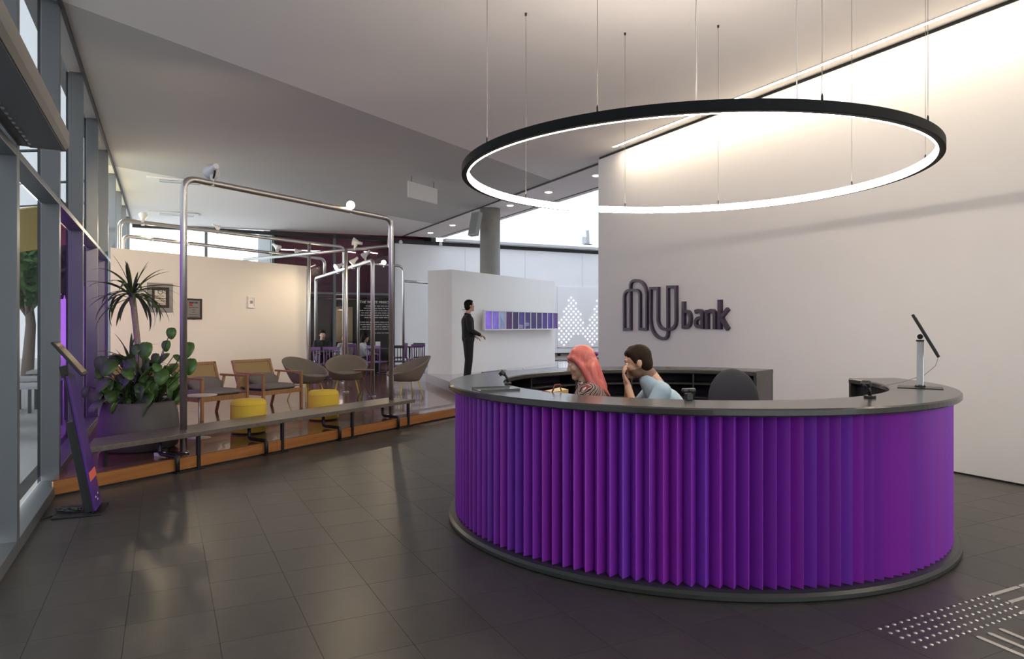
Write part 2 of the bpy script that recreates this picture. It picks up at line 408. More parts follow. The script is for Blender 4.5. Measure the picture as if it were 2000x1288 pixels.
MB().box(uv(UB-.1, 13.7, 4.77), (.3, 8.6, .10), UANG).build('ledge', mat('ledge_grey', (.45, .44, .45), .6), bw)
for vj in (10.3, 12.9, 15.6):
    MB().box(uv(UB-.001, vj, 2.3), (.004, .010, 4.4), UANG).build('panel_joint', mat('joint_grey', (.42, .42, .43), .8), bw)
cl = thing('window_8', uv(UB+.1, 13.7, 4.8), None, None, kind='structure')
MB().box(uv(UB+.1, 13.7, 6.4), (.02, 8.5, 3.2), UANG).build('pane', glassmat('clerestory_glass', (.60, .62, .64), .1), cl, True)
MB().box(uv(UB+.1, 13.7, 8.0), (.12, 8.6, .1), UANG).build('frame', post_grey, cl, True)
# room behind the cafe glass
maroon = mat('maroon_wall', (.17, .05, .085), .7, var=.12, scale=2); kit = mat('kitchen_dark', (.02, .018, .018), .6, var=.2, scale=3)
rb = struct(MB().prism([uv(UB+3.4, 3.3)[:2], uv(UB+3.4, 9)[:2], uv(UB+3.6, 9)[:2], uv(UB+3.6, 3.3)[:2]], 0, 2.6).build('wall_cafe_back', kit))
struct(MB().prism([uv(UB+1.0, 3.3)[:2], uv(UB+1.0, 9)[:2], uv(UB+1.2, 9)[:2], uv(UB+1.2, 3.3)[:2]], 2.6, 4.9).build('wall_cafe_bulkhead', maroon))
struct(MB().prism([uv(UB+.1, 3.2)[:2], uv(UB+3.6, 3.2)[:2], uv(UB+3.6, 3.35)[:2], uv(UB+.1, 3.35)[:2]], 0, 4.9).build('wall_cafe_side', kit))
struct(MB().prism([uv(UB+.2, 9)[:2], uv(UB+3.6, 9)[:2], uv(UB+3.6, 9.2)[:2], uv(UB+.2, 9.2)[:2]], 0, 4.9).build('wall_cafe_end', kit))
struct(MB().prism([uv(UB+.1, 3.2)[:2], uv(UB+3.6, 3.2)[:2], uv(UB+3.6, 9.2)[:2], uv(UB+.1, 9.2)[:2]], 4.9, 5.0).build('ceiling_cafe', maroon))
struct(MB().prism([uv(UB+1.0, 3.3)[:2], uv(UB+3.6, 3.3)[:2], uv(UB+3.6, 9.0)[:2], uv(UB+1.0, 9.0)[:2]], 2.55, 2.60).build('ceiling_kitchen', kit))
struct(MB().prism([uv(UB+.1, 3.2)[:2], uv(UB+3.6, 3.2)[:2], uv(UB+3.6, 9.2)[:2], uv(UB+.1, 9.2)[:2]], -.05, .15).build('floor_cafe', kit))
# ---- free-standing white partition and display wall, concrete column
part = MB().prism([st(s_at_v(VL+.06, -12.15), -12.15)[:2], st(11.48, -12.15)[:2], st(11.48, -12.35)[:2], st(s_at_v(VL+.06, -12.15)+.12, -12.35)[:2]], DECK, 2.94).build('wall_partition', mat('cream_paint', (.78, .74, .68), .75, var=.02, scale=3)); struct(part)
blk = MB().prism([st(14.1, -9.92)[:2], st(19.75, -9.92)[:2], st(19.75, -10.66)[:2], st(14.1, -10.66)[:2]], DAIS, 2.955).build('wall_display', white_paint); struct(blk)
cp = Vector((-.62, 19.65))
col = MB().lathe([(.285, DAIS), (.285, 4.88)], 40, (cp.x, cp.y, 0)).build('column', mat('concrete', (.27, .255, .235), .7, var=.15, scale=5, bump=.05)); struct(col)

# ---- outside: paving and a strip of neighbouring facade
struct(MB().prism([uv(40, -16)[:2], uv(40, 3.1)[:2], uv(UB+.2, 3.1)[:2], uv(UB+.2, -1.2)[:2], uv(-4.4, -1.2)[:2], uv(-4.4, 9)[:2], uv(-14, 9)[:2], uv(-14, -16)[:2]], -.25, -.02).build('ground', mat('outdoor_paving', (.66, .65, .64), .7, var=.10, scale=2)))

# ================================================================== RECEPTION DESK
DC = Vector((1.48, 5.996, 0)); DR, DRI, DTOP = 2.018, 1.555, 1.116
A0d, A1d = math.radians(48.5), math.radians(369.0)         # the ring is open between 9 and 48 degrees
desk = thing('reception_desk', DC, 'round reception desk clad in purple vertical fins with charcoal worktop', 'desk')
def ringmesh(name, prof, a0, a1, n, m, parent, smooth=True):
    """sweep an (r, z) section around the desk centre"""
    b = MB(); k = len(prof); vs = []; fs = []
    for i in range(n+1):
        a = a0+(a1-a0)*i/n; vs += [(r*math.cos(a), r*math.sin(a), z) for r, z in prof]
    full = abs(a1-a0-2*PI) < 1e-6
    for i in range(n):
        for j in range(k): fs.append([i*k+j, i*k+(j+1) % k, (i+1)*k+(j+1) % k, (i+1)*k+j])
    if not full: fs += [list(range(k)), [n*k+j for j in range(k)][::-1]]
    return b.add(vs, fs, False).build(name, m, parent)
def rr(r0, r1, z0, z1, c=.008):
    return [(r0+c, z0), (r1-c, z0), (r1, z0+c), (r1, z1-c), (r1-c, z1), (r0+c, z1), (r0, z1-c), (r0, z0+c)]
ringmesh('countertop', rr(DRI, DR, DTOP-.048, DTOP, .009), A0d, A1d, 160, counter_dark, desk)
ringmesh('plinth', [(1.80, 0), (2.005, 0), (2.018, .012), (2.018, .035), (2.0, .052), (1.96, .058), (1.80, .058)], A0d, A1d, 160, plinth_dark, desk)
ringmesh('back_panel', rr(1.862, 1.882, .05, DTOP-.048, .002), A0d, A1d, 120, mat('desk_core', (.015, .006, .02), .7), desk)
ringmesh('inner_panel', rr(DRI+.06, DRI+.075, .72, DTOP-.048, .002), A0d+2.45, A1d, 90, black, desk)
ringmesh('inner_worktop', rr(1.26, DRI+.06, .72, .75, .004), A0d+2.45, A1d-.9, 90, counter_dark, desk)
NF = 136
fin = MB(); rdg, val = 1.962, 1.888; pitch = (A1d-A0d)/NF
ca = pitch*.62
# local fin: two faces meeting in an outer ridge, closed at the back, standing in the desk's own frame at angle zero
prof = [(val, 0), (rdg, ca), (rdg-.004, ca+.0022), (val, pitch), (1.880, pitch), (1.880, 0)]
fin.prism([(r*math.cos(a), r*math.sin(a)) for r, a in prof], .060, DTOP-.049)
fmeshes = [fin.mesh('fin', m) for m in fin_mats]
rf = random.Random(5)
for k in range(NF):
    r = rf.random(); me = fmeshes[0] if r < .45 else (fmeshes[1] if r < .92 else fmeshes[2])
    o = obj('fin', me, desk); o.rotation_euler = (0, 0, A0d+k*pitch)
# shelving inside the far part of the ring
for zz in (.12, .40, .62, .80, .95):
    ringmesh('shelf', rr(DRI+.02, 1.86, zz, zz+.018, .002), A0d+.01, A0d+2.4, 70, black, desk)
def radial(name, a, z0, z1, r0, r1, th, m):
    b = MB(); b.box((0, 0, 0), (r1-r0, th, z1-z0)); o = b.build(name, m, desk)
    o.location = ((r0+r1)/2*math.cos(a), (r0+r1)/2*math.sin(a), (z0+z1)/2); o.rotation_euler = (0, 0, a); return o
radial('end_panel', A0d+.008, .05, DTOP-.002, DRI+.005, DR-.004, .03, counter_dark)
radial('end_panel', A1d-.008, .05, DTOP-.002, DRI+.005, DR-.004, .03, counter_dark)
for k in range(1, 6): radial('divider', A0d+k*.42, .1, 1.07, DRI+.02, 1.86, .018, black)
# papers stacked on the far shelves
for i, (da, zz, h, lab) in enumerate(((.16, .638, .02, 'lowest white paper stack on the desk shelf behind the swivel chair'), (.15, .818, .028, 'middle white paper stack on the desk shelf behind the swivel chair'), (.14, .968, .012, 'top white paper stack on the desk shelf behind the swivel chair'))):
    a = A0d+da
    pt = thing('paper_stack', DC+Vector((1.68*math.cos(a), 1.68*math.sin(a), zz)), lab, 'paper', a, 'paper stacks on the desk shelves')
    for q in range(3):
        MB().box((random.uniform(-.01, .01), random.uniform(-.008, .008), h*(q+.5)/3), (.21, .297, h/3-.001)).build('sheaf', mat('paper', (.75, .74, .72), .8, var=.03), pt)

# ---- suspended ring light
RC = Vector((1.446, 5.839, 0)); RR, RZ0, RZ1 = 1.864, 2.826, 2.893
rg = thing('ring_light', RC+Vector((0, 0, RZ0)), 'large black suspended ring lamp glowing on its inner side', 'lamp')
h = RZ1-RZ0
def circ(name, prof, m, n=160):
    b = MB(); k = len(prof); vs = []; fs = []
    for i in range(n):
        a = 2*PI*i/n; vs += [(r*math.cos(a), r*math.sin(a), z) for r, z in prof]
    for i in range(n):
        for j in range(k): fs.append([i*k+j, i*k+(j+1) % k, ((i+1) % n)*k+(j+1) % k, ((i+1) % n)*k+j])
    return b.add(vs, fs).build(name, m, rg)
circ('ring_body', rr(RR-.045, RR, 0, h, .003), ring_black)
circ('diffuser', rr(RR-.056, RR-.046, -.002, h-.004, .001), ring_light)
# suspension cables: angle of each around the ring
cab = mat('cable_steel', (.30, .28, .26), .4, .8); cord = mat('clear_cord', (.75, .72, .68), .3, .2)
def ring_angle(px, py):                     # ring angle under a seen fixing point
    p = at(px, py, (RZ1-EYE)*F/(YH-py)); return math.atan2(p.y-RC.y, p.x-RC.x)
fix = [(1170, 222), (1607, 197), (1813, 239), (958, 281), (1020, 389), (1222, 404), (1399, 396), (1640, 361), (1787, 314)]
for px, py in fix:
    a = ring_angle(px, py); q = Vector(((RR-.022)*math.cos(a), (RR-.022)*math.sin(a), h))
    zt = zc(RC.x+q.x, RC.y+q.y)-RZ0
    c_ = MB().tube([q, Vector((q.x, q.y, zt))], .0022, 6).build('cable', cab, rg)
    MB().lathe([(.007, 0), (.007, .03), (.003, .045)], 10, q).build('grip', dark_metal, c_)
    MB().lathe([(.004, -.03), (.011, -.022), (.011, 0)], 10, (q.x, q.y, zt)).build('ceiling_cup', dark_metal, c_)
for px, py in ((1360, 197), (1558, 194)):
    a = ring_angle(px, py); q = Vector(((RR-.022)*math.cos(a), (RR-.022)*math.sin(a), h)); zt = zc(RC.x+q.x, RC.y+q.y)-RZ0
    pts = [Vector((q.x+.012*math.sin(k*1.7)*(k/12), q.y+.01*math.cos(k*2.1)*(k/12), h+(zt-h)*k/12)) for k in range(13)]
    MB().tube(pts, .0035, 6).build('power_cord', cord, rg)

# ---- line of light in the ceiling along the right wall
sl = thing('strip_light', uv(4, 7.36, 4.85), 'long linear ceiling light washing the top of the right white wall', 'lamp')
z_s = zc(*uv(4, 7.36)[:2])
MB().box(uv(3.3, 7.36, z_s-.004), (14.6, .05, .010), UANG).build('diffuser', strip_light, sl, True)
for sg in (-1, 1): MB().box(uv(3.3, 7.36+sg*.03, z_s-.005), (14.6, .008, .014), UANG).build('edge_profile', white_paint, sl, True)

# ---- recessed downlights in the soffit
ords = ['first downlight in the soffit, beside the right wall corner', 'second downlight in the soffit, counted from the right wall corner', 'third downlight in the soffit, just right of the concrete column', '', 'fourth downlight in the soffit, left of the speaker panel', 'last downlight in the soffit, nearest the white back wall']
dl_e = emat('downlight_lens', (1.0, .93, .82), 9)
for k in (0, 1, 2, 4, 5):
    d = thing('downlight', uv(12.8+2.13*k, 8.45, 4.86), ords[k].replace('downlight', 'round downlight'), 'downlight', 0, 'downlights in the soffit')
    MB().lathe([(.085, -.004), (.115, -.012), (.12, -.004), (.12, 0), (.085, 0)], 28).build('trim_ring', white_paint, d)
    MB().lathe([(.0, -.020), (.080, -.016), (.088, -.010), (0, -.008)], 28).build('lens', dl_e, d)

# ---- raised lettering on the right wall
def wallR(px, py, off=0.0):
    """point of the right wall (pushed off it by off) seen at a pixel -> u along the wall and z"""
    tt = (px-1000)/F; v = VR-off
    u = (v*DY-tt*(-v*DX))/(tt*DY-DX)
    p = uv(u, v); return u, EYE-(py-YH)/F*p.y
sg = thing('wall_sign', uv(9.5, VR, 1.5), 'raised dark purple company lettering on the right white wall', 'sign')
def L2(pts): return [(lambda q: (q[0], q[1]))(wallR(1180+x/7.143, 520+y/7.143)) for x, y in pts]
def bez(p0, p1, p2, n=7): return [((1-k/n)**2*p0[0]+2*k/n*(1-k/n)*p1[0]+(k/n)**2*p2[0], (1-k/n)**2*p0[1]+2*k/n*(1-k/n)*p1[1]+(k/n)**2*p2[1]) for k in range(1, n+1)]
nn = [(304, 885), (302, 440)]+bez((302, 440), (304, 345), (375, 338))+[(440, 335)]+bez((440, 335), (520, 330), (522, 420))+[(522, 880), (615, 880), (618, 400)]+bez((618, 400), (600, 205), (470, 200))+bez((470, 200), (388, 200), (388, 290))+[(390, 880)]
uu = [(672, 312), (775, 310), (775, 760)]+bez((775, 760), (790, 880), (890, 886))+[(930, 886)]+bez((930, 886), (1025, 875), (1028, 760))+[(1026, 290), (912, 292), (914, 940)]+bez((914, 940), (905, 1020), (840, 1016))+bez((840, 1016), (680, 985), (670, 740))
lets = [('letter', nn, 36, True), ('letter', uu, 36, True)]
Pz = uv(0, VR, 0); AX = uv(1, 0, 0); AZ = Vector((0, 0, 1)); AN = uv(0, -1, 0)
def stroke(b, pts, wpx, closed):
    q = L2(pts); b.ribbon(q, wpx/7.143*12.0/F*1.02, Pz, AX, AZ, AN, .055, closed); return b
for nm, pts, wd, cl_ in lets: stroke(MB(), pts, wd, cl_).build(nm, logo_purple, sg, True)
b_ = stroke(stroke(MB(), [(1131, 495), (1131, 872)], 48, False), [(1131, 645)]+bez((1131, 645), (1225, 600), (1228, 730))+bez((1228, 730), (1230, 872), (1131, 852)), 44, False)
a_ = stroke(stroke(MB(), [(1295, 640)]+bez((1295, 640), (1395, 590), (1396, 690))+[(1396, 876)], 46, False), [(1396, 722)]+bez((1396, 722), (1298, 715), (1302, 795))+bez((1302, 795), (1305, 868), (1396, 838)), 42, False)
n_ = stroke(stroke(MB(), [(1462, 612), (1462, 880)], 48, False), [(1462, 650)]+bez((1462, 650), (1565, 585), (1568, 690))+[(1568, 880)], 46, False)
k_ = stroke(stroke(stroke(MB(), [(1638, 470), (1638, 882)], 52, False), [(1752, 596), (1655, 722)], 44, False), [(1655, 715), (1752, 884)], 48, False)
for b in (b_, a_, n_, k_): b.build('letter', logo_purple, sg, True)

# ================================================================== OVERHEAD DOOR UNIT
ac = thing('door_header_unit', uv(3.2, VL+.15, 2.84), 'grey door header box with air slot over the entrance on the left', 'air curtain')
u0, u1 = 1.2, 5.86; um, lu = (u0+u1)/2, u1-u0
hb = MB(); sec = [(-.0, 2.842), (.275, 2.842), (.30, 2.865), (.30, 2.965), (.285, 2.99), (-.0, 2.99)]
vs = [uv(uu_, VL+.002+a, z) for uu_ in (u0, u1) for a, z in sec]; n6 = len(sec)
hb.add(vs, [list(range(n6)), list(range(n6, 2*n6))[::-1]]+[[i, (i+1) % n6, n6+(i+1) % n6, n6+i] for i in range(n6)]).build('housing', mat('header_taupe', (.25, .235, .21), .4, .2, var=.04, scale=3), ac, True)
MB().box(uv(um, VL+.17, 2.838), (lu-.02, .20, .008), UANG).build('underside', mat('header_grey', (.10, .10, .11), .45, .2), ac, True)
MB().box(uv(um-.03, VL+.045, 2.836), (lu-.1, .05, .010), UANG).build('air_slot', black, ac, True)
for k in range(14):
    MB().box(uv(5.72-k*.11, VL+.085, 2.833), (.035, .016, .006), UANG).build('nozzle', steel, ac, True)

# ================================================================== PIPE FRAMES AND CLAMP LAMPS
PR = .038
def frame(label, pts, r=PR, foot=(0, -1), rad=.16, group='steel pipe frames'):
    p0 = Vector(pts[0]); t_ = thing('pipe_frame', Vector((p0.x, p0.y, DECK if p0.z < 1 else p0.z)), label, 'pipe frame', 0, group)
    MB().tube(arc(pts, rad), r, 14).build('pipe', steel, t_, True)
    for i in foot:
        q = Vector(pts[i])
        if q.z < .5: MB().lathe([(r*1.7, 0), (r*1.7, .012), (r*1.15, .02)], 20, (q.x, q.y, q.z)).build('foot_flange', steel, t_, True)
    return t_
f1a, f1b = st(4.93, -7.16), st(8.52, -7.16)
frame('tall steel pipe frame standing through the long grey bench', [(*f1a[:2], DECK), (*f1a[:2], 3.26), (*f1b[:2], 3.26), (*f1b[:2], DECK)])
r2a, r2b = at(233, 428, 12.75), at(672, 483, 17.3)
pm = r2a.lerp(r2b, .79)
t2 = frame('steel pipe frame running along the top of the cream partition', [(*r2a[:2], DECK), (*r2a[:2], 3.52), (*r2b[:2], 3.52), (*r2b[:2], DECK)])
ps = r2a.lerp(r2b, .80); MB().tube([(ps.x, ps.y, DECK), (ps.x, ps.y, 3.52)], PR, 12).build('post', steel, t2, True)
q0, q1 = at(240, 460, 13.4), at(634, 506, 18.2)
t3 = frame('steel pipe rail behind the cream partition carrying two lit lamps', [(*q0[:2], DECK), (*q0[:2], 3.31), (*q1[:2], 3.31), (*q1[:2], 2.9)], foot=(0,))
w0, w1 = at(759, 481, 14.4), at(477, 506, 17.4)
t4 = frame('steel pipe rail crossing the lounge towards the glass front', [(*at(676, 766, 14.9)[:2], DECK), (*at(676, 766, 14.9)[:2], 3.22)], foot=(0,))
MB().tube([(w0.x, w0.y, 3.22), (w1.x, w1.y, 3.22)], PR*.95, 12).build('rail', steel, t4, True)
MB().tube([(w1.x, w1.y, 3.22), (w1.x, w1.y, DECK)], PR*.95, 12).build('post', steel, t4, True)
MB().tube([(w0.x, w0.y, 3.22), (*f1b[:2], 3.22)], PR*.8, 12).build('tie_rail', steel, t4, True)
x0, x1 = at(617, 543, 19.4), at(728, 508, 14.0)
t5 = frame('lower steel pipe frame with spotlights by the side table', [(*x0[:2], DECK), (*x0[:2], 2.89), (*x1[:2], 2.89), (*x1[:2], DECK)], .04, rad=.12)
y0 = at(788, 520, 20.5); y1 = at(700, 505, 19.6)
t6 = frame('steel pipe frame between glass front and white display wall', [(*y0[:2], DECK), (*y0[:2], 3.32), (*y1[:2], 3.32), (*y1[:2], DECK)], .036, rad=.2)
z1 = at(845, 553, 21.4); MB().tube([(y0.x, y0.y, 2.88), (z1.x, z1.y, 2.86)], .034, 12).build('rail', steel, t6, True)

lamp_w = mat('lamp_white', (.80, .78, .75), .35, var=.03); lamp_e = emat('lamp_lens', (1.0, .80, .50), 60); lamp_off = mat('lamp_lens_off', (.65, .66, .66), .15, var=.05)
def clamp_lamp(p, d, label, lit=0.0, size=1.0, spot=1.6, sky=True):
    """par lamp on a spring clamp: p the pipe axis, d the direction it points"""
    d = Vector(d).normalized(); M = d.to_track_quat('Z', 'Y').to_matrix()
    t_ = thing('clamp_lamp', p, label, 'lamp', 0, 'clamp lamps on the pipe frames')
    k = size; up = Vector((0, 0, 1))*.085*k
    MB().lathe([(.021*k, -.11*k), (.026*k, -.09*k), (.028*k, -.05*k), (.040*k, -.02*k), (.062*k, .03*k), (.066*k, .045*k), (.060*k, .047*k), (.03*k, .0)], 24, up, M).build('reflector', lamp_w, t_)
    MB().lathe([(0, .040*k), (.060*k, .040*k), (.058*k, .048*k), (0, .054*k)], 24, up, M).build('lens', lamp_e if lit else lamp_off, t_)
    MB().tube([Vector((0, 0, 0)), up*.35+M@Vector((0, 0, -.05*k)), up+M@Vector((0, 0, -.09*k))], .008*k, 8).build('bracket', dark_metal, t_)
    MB().box((0, 0, 0), (.05*k, .03*k, .095*k), random.uniform(0, 3)).build('clamp', lamp_w, t_, bevel=.004)
    if lit:
        ld = bpy.data.lights.new('spot', 'SPOT'); ld.energy = lit; ld.color = (1.0, .80, .56); ld.spot_size = spot; ld.spot_blend = .8; ld.shadow_soft_size = .04
        lo = bpy.data.objects.new('spot_beam', ld); C.objects.link(lo); lo.parent = t_; lo.location = up+d*.075*k
        lo.rotation_euler = d.to_track_quat('-Z', 'Y').to_euler()
def on(a, b, px, z):                         # point of a rail a-b under pixel column px
    best = min((k/400 for k in range(401)), key=lambda k: abs(1000+F*(a.x+(b.x-a.x)*k)/(a.y+(b.y-a.y)*k)-px))
    q = a.lerp(b, best); return Vector((q.x, q.y, z))
PTN = st(0, 1)                               # out of the partition towards the desk
clamp_lamp(on(f1a, f1b, 416, 3.26)+Vector((0, 0, .03)), Vector((-6.85, 12.6, 2.45))-on(f1a, f1b, 416, 3.3), 'white clamp lamp on the tall frame turned to the partition', 330, 1.45, .95)
clamp_lamp(on(f1a, f1b, 684, 3.26), (.35, -1, -.25), 'glowing clamp lamp high on the tall frame above the bench', 18, 1.0)
clamp_lamp(on(r2a, r2b, 280, 3.52), (-.2, .5, .6), 'unlit clamp lamp at the window end of the partition frame', 0, 1.2)
clamp_lamp(on(q0, q1, 297, 3.31), (.25, -.9, -.15), 'first glowing lamp on the rail behind the partition, nearest the windows', 4, 1.35)
clamp_lamp(on(q0, q1, 367, 3.31), (.25, -.9, -.15), 'second glowing lamp on the rail behind the partition', 4, 1.35)
clamp_lamp(on(r2a, r2b, 424, 3.52), (.5, .5, -.4), 'unlit clamp lamp in the middle of the partition frame', 0, 1.0)
clamp_lamp(on(q0, q1, 541, 3.31)+Vector((0, 0, .04)), (.8, -.2, -.6), 'unlit clamp lamp above the free end of the partition', 0, 1.3)
clamp_lamp(on(q0, q1, 580, 3.31)+Vector((0, 0, .02)), (-.8, -.2, -.1), 'small unlit lamp pair member past the partition end', 0, 1.1)
clamp_lamp(on(w1, w0, 694, 3.22)+Vector((0, 0, .04)), (-1, -.1, .25), 'white unlit clamp lamp on the crossing rail beside the glass front', 0, 1.35)
clamp_lamp(on(x0, x1, 660, 2.89), (-.7, -.6, -.5), 'lit lamp nearest the partition on the lower frame', 24, 1.35)
clamp_lamp(on(x0, x1, 690, 2.89), Vector((-5.0, 15.4, 1.5))-on(x0, x1, 690, 2.89), 'lit lamp in the middle of the lower frame', 25, 1.25)
clamp_lamp(on(x0, x1, 714, 2.89)+Vector((0, 0, .05)), Vector((-5.1, 15.2, 1.3))-on(x0, x1, 714, 2.94), 'white lamp topmost on the lower frame, aimed at the partition', 25, 1.25)
clamp_lamp(on(y1, y0, 749, 3.32)+Vector((0, 0, -.02)), (.3, -1, -.25), 'glowing lamp beside the tall pole in front of the maroon glass', 14, 1.1)
# ================================================================== BENCH ON THE PLATFORM EDGE
bench_top = wood('bench_wood', (.10, .085, .07), (.17, .145, .12), 3, (.8, 10, 10), .35, .03)
bn = thing('bench', st(6.2, TE, 0), 'long low grey bench with dark steel legs along the platform edge', 'bench')
zt, th = .412, .05
MB().prism([st(3.70, -6.87)[:2], st(8.76, -6.87)[:2], st(8.76, -7.42)[:2], st(4.08, -7.42)[:2]], zt-th, zt).build('bench_top', bench_top, bn, True, .004)
def sqtube(pts, w_): 
    return MB().tube(pts, w_*.72, 4)
for k, s_ in enumerate((4.92, 6.10, 7.35, 8.60)):
    MB().box(st(s_, -6.865-.02, zt/2-.02), (.035, .035, zt-.045), SANG).build('leg', dark_metal, bn, True)
    ss = s_-.27
    pts = arc([st(ss, -7.17, zt-th), st(ss, -7.17, DECK+.03), st(ss, -6.855, DECK+.03), st(ss, -6.855, .0)], .05, 4)
    MB().tube(pts, .022, 8).build('stepped_leg', dark_metal, bn, True)
    MB().box(st(s_-.13, -6.85, .008), (.34, .05, .014), SANG).build('foot_plate', dark_metal, bn, True)
MB().box(st(4.05, -7.15, (DECK+zt-th)/2), (.035, .035, zt-th-DECK), SANG).build('leg', dark_metal, bn, True)

sk_ = G(312, 891, DECK)
t_ = thing('floor_socket', sk_, 'small white plug box with black cable on the platform under the bench', 'socket', SANG)
MB().box((0, 0, .02), (.10, .07, .04)).build('box', lamp_w, t_, bevel=.006); MB().box((.06, 0, .045), (.05, .04, .06)).build('plug', black, t_, bevel=.005)
MB().tube([Vector((.08, 0, .04)), Vector((.16, -.06, .01)), Vector((.22, -.14, .008)), Vector((.22, -.20, .004))], .005, 6).build('cable', black, t_)
# ---- gratings
def grate(name, label, t_, s0, s1, z, wd, pitch_=.032):
    g = thing(name, st(s0, t_, z), label, 'grating')
    m = MB()
    n = int((s1-s0)/pitch_)
    for k in range(n): m.box(st(s0+pitch_*(k+.5), t_, z+.003), (pitch_*.5, wd-.012, .006), SANG)
    o = m.build('slats', steel, g, True); o['kind'] = 'stuff'
    MB().box(st((s0+s1)/2, t_, z+.0006), (s1-s0, wd, .0012), SANG).build('channel', black, g, True)
    for sg in (-1, 1): MB().box(st((s0+s1)/2, t_+sg*wd/2, z+.003), (s1-s0, .006, .007), SANG).build('rim', steel, g, True)
grate('floor_grating', 'slotted steel air grating let into the timber platform by the tall pole', -7.26, 8.55, 11.2, DECK, .13)
grate('floor_grating', 'slotted steel grating in the stone floor at the platform foot', -6.74, 8.75, 14.5, .0, .13)

# ---- tactile paving by the desk
tac = thing('tactile_paving', G(1860, 1240), 'patch of steel tactile studs and bars on the dark floor', 'tactile paving')
# studs: six rows between four measured corners
q00, q10, q01, q11 = G(1718, 1229), G(1920.6, 1166.5), G(1806, 1265), G(1992, 1199)
sm = MB().lathe([(.0125, 0), (.0115, .003), (.007, .005), (0, .0055)], 14).mesh('stud', steel)
for i in range(5):
    for j in range(18):
        a, b = j/16.0, i/4.0
        p = (q00*(1-a)+q10*a)*(1-b)+(q01*(1-a)+q11*a)*b
        o = obj('stud', sm, tac); o.location = Vector((p.x, p.y, 0))-tac.location
def bar(p0, p1):
    d = p1-p0; a = math.atan2(d.y, d.x)
    o = MB().prism([(-d.length/2, -.008), (-d.length/2+.012, -.014), (d.length/2-.012, -.014), (d.length/2, -.008), (d.length/2, .008), (d.length/2-.012, .014), (-d.length/2+.012, .014), (-d.length/2, .008)], 0, .005).build('guide_bar', steel, tac)
    o.location = (p0+p1)/2-tac.location; o.rotation_euler = (0, 0, a)
for a, b in (((1936, 1164), (1990, 1148)), ((1992, 1147), (2060, 1127)), ((1972, 1178), (2040, 1158)), ((1995, 1199), (2050, 1182)), ((1908, 1245), (2010, 1288)), ((1930, 1238), (2040, 1284)), ((1952, 1230), (2060, 1275))):
    bar(G(*a), G(*b))

# ================================================================== TABLET KIOSK BY THE WINDOW
KN = Vector((.92, .39, 0)).normalized(); kang = math.atan2(KN.y, KN.x)
kb = G(158, 1000); kp = thing('tablet_kiosk', kb, 'slanted black and purple tablet kiosk beside the window', 'kiosk', kang)
MB().box((0, 0, .008), (.36, .42, .016)).build('base_plate', black, kp, bevel=.003)
pur = mat('kiosk_purple', (.075, .018, .22), .35, var=.05); org = mat('kiosk_orange', (.85, .16, .10), .5)
def lean(x, z): return x+.13-(z/1.2)*.215
M_ = Matrix.Rotation(-math.atan(.215/1.2), 3, 'Y')
MB().box((lean(0, .60), 0, .60), (.022, .30, 1.16), M=M_).build('front_panel', pur, kp, bevel=.002)
MB().box((lean(-.045, .42), 0, .40), (.065, .26, .78), M=M_).build('back_box', black, kp, bevel=.004)
MB().box((lean(-.016, .60), 0, .60), (.010, .31, 1.18), M=M_).build('spine', black, kp)
MB().box((lean(.013, .315), 0, .315), (.003, .30, .075), M=M_).build('orange_stripe', org, kp)
for q, zz in ((-.06, .13), (.0, .10), (.05, .14)):
    MB().box((lean(.013, zz), q, zz), (.003, .035, .012), M=M_).build('white_mark', mat('mark_white', (.8, .8, .82), .5), kp)
M2 = Matrix.Rotation(-math.radians(38), 3, 'Y')
MB().box((lean(.02, 1.29), 0, 1.31), (.022, .25, .36), M=M2).build('tablet', black, kp, bevel=.004)
MB().box((lean(.02, 1.29)+.0105, 0, 1.318), (.003, .22, .31), M=M2).build('screen', mat('tablet_screen', (.30, .22, .12), .1, var=.9, scale=9), kp)
MB().box((lean(-.03, 1.22), 0, 1.20), (.05, .12, .10), M=M_).build('tablet_mount', black, kp, bevel=.004)
for k in range(4):
    a = k*1.3; pts = [Vector((-.10+.02*k+.09*math.sin(q*.7+a), -.05+.06*math.cos(q*.9+a), .024+.016*abs(math.sin(q*1.1+a)))) for q in range(9)]
    MB().tube(pts, .006, 6).build('cable_loop', black, kp)
MB().tube([Vector((-.16, -.10, .012)), Vector((-.26, -.16, .008)), Vector((-.40, -.26, .008)), Vector((-.46, -.28, .008))], .007, 6).build('power_cable', black, kp)

# ================================================================== POTTED PLANT
pl = thing('potted_plant', (-4.36, 8.15, DECK), 'big grey planter with dracaena and heart leaved pothos by the window', 'plant')
pm_ = mat('planter_grey', (.085, .075, .068), .65, var=.08, scale=6)
MB().lathe([(.0, 0), (.36, 0), (.405, .03), (.425, .12), (.425, .26), (.415, .38), (.395, .48), (.375, .54), (.365, .56), (.345, .555), (.34, .50), (0, .50)], 44).build('pot', pm_, pl)
MB().lathe([(0, .50), (.2, .515), (.34, .505)], 28).build('soil', mat('soil', (.03, .02, .015), .95, var=.3, scale=40, bump=.5), pl)
bark = mat('bark', (.34, .26, .21), .85, var=.45, scale=60, bump=.6)
tk = [Vector((.02, .02, .5)), Vector((.0, .0, .8)), Vector((-.01, .0, 1.1)), Vector((-.04, .0, 1.4)), Vector((-.075, 0, 1.72)), Vector((-.085, 0, 1.82))]
MB().tube(tk, [.042, .038, .035, .033, .033, .030], 12).build('trunk', bark, pl)
MB().tube([Vector((-.13, .03, .5)), Vector((-.125, .03, .85)), Vector((-.12, .03, 1.05))], .02, 8).build('trunk', bark, pl)
leaf_d = mat('dracaena_leaf', (.065, .105, .030), .42, var=.3, scale=8, rnd=.2); leaf_p = mat('pothos_leaf', (.060, .135, .025), .38, var=.3, scale=10, rnd=.25)
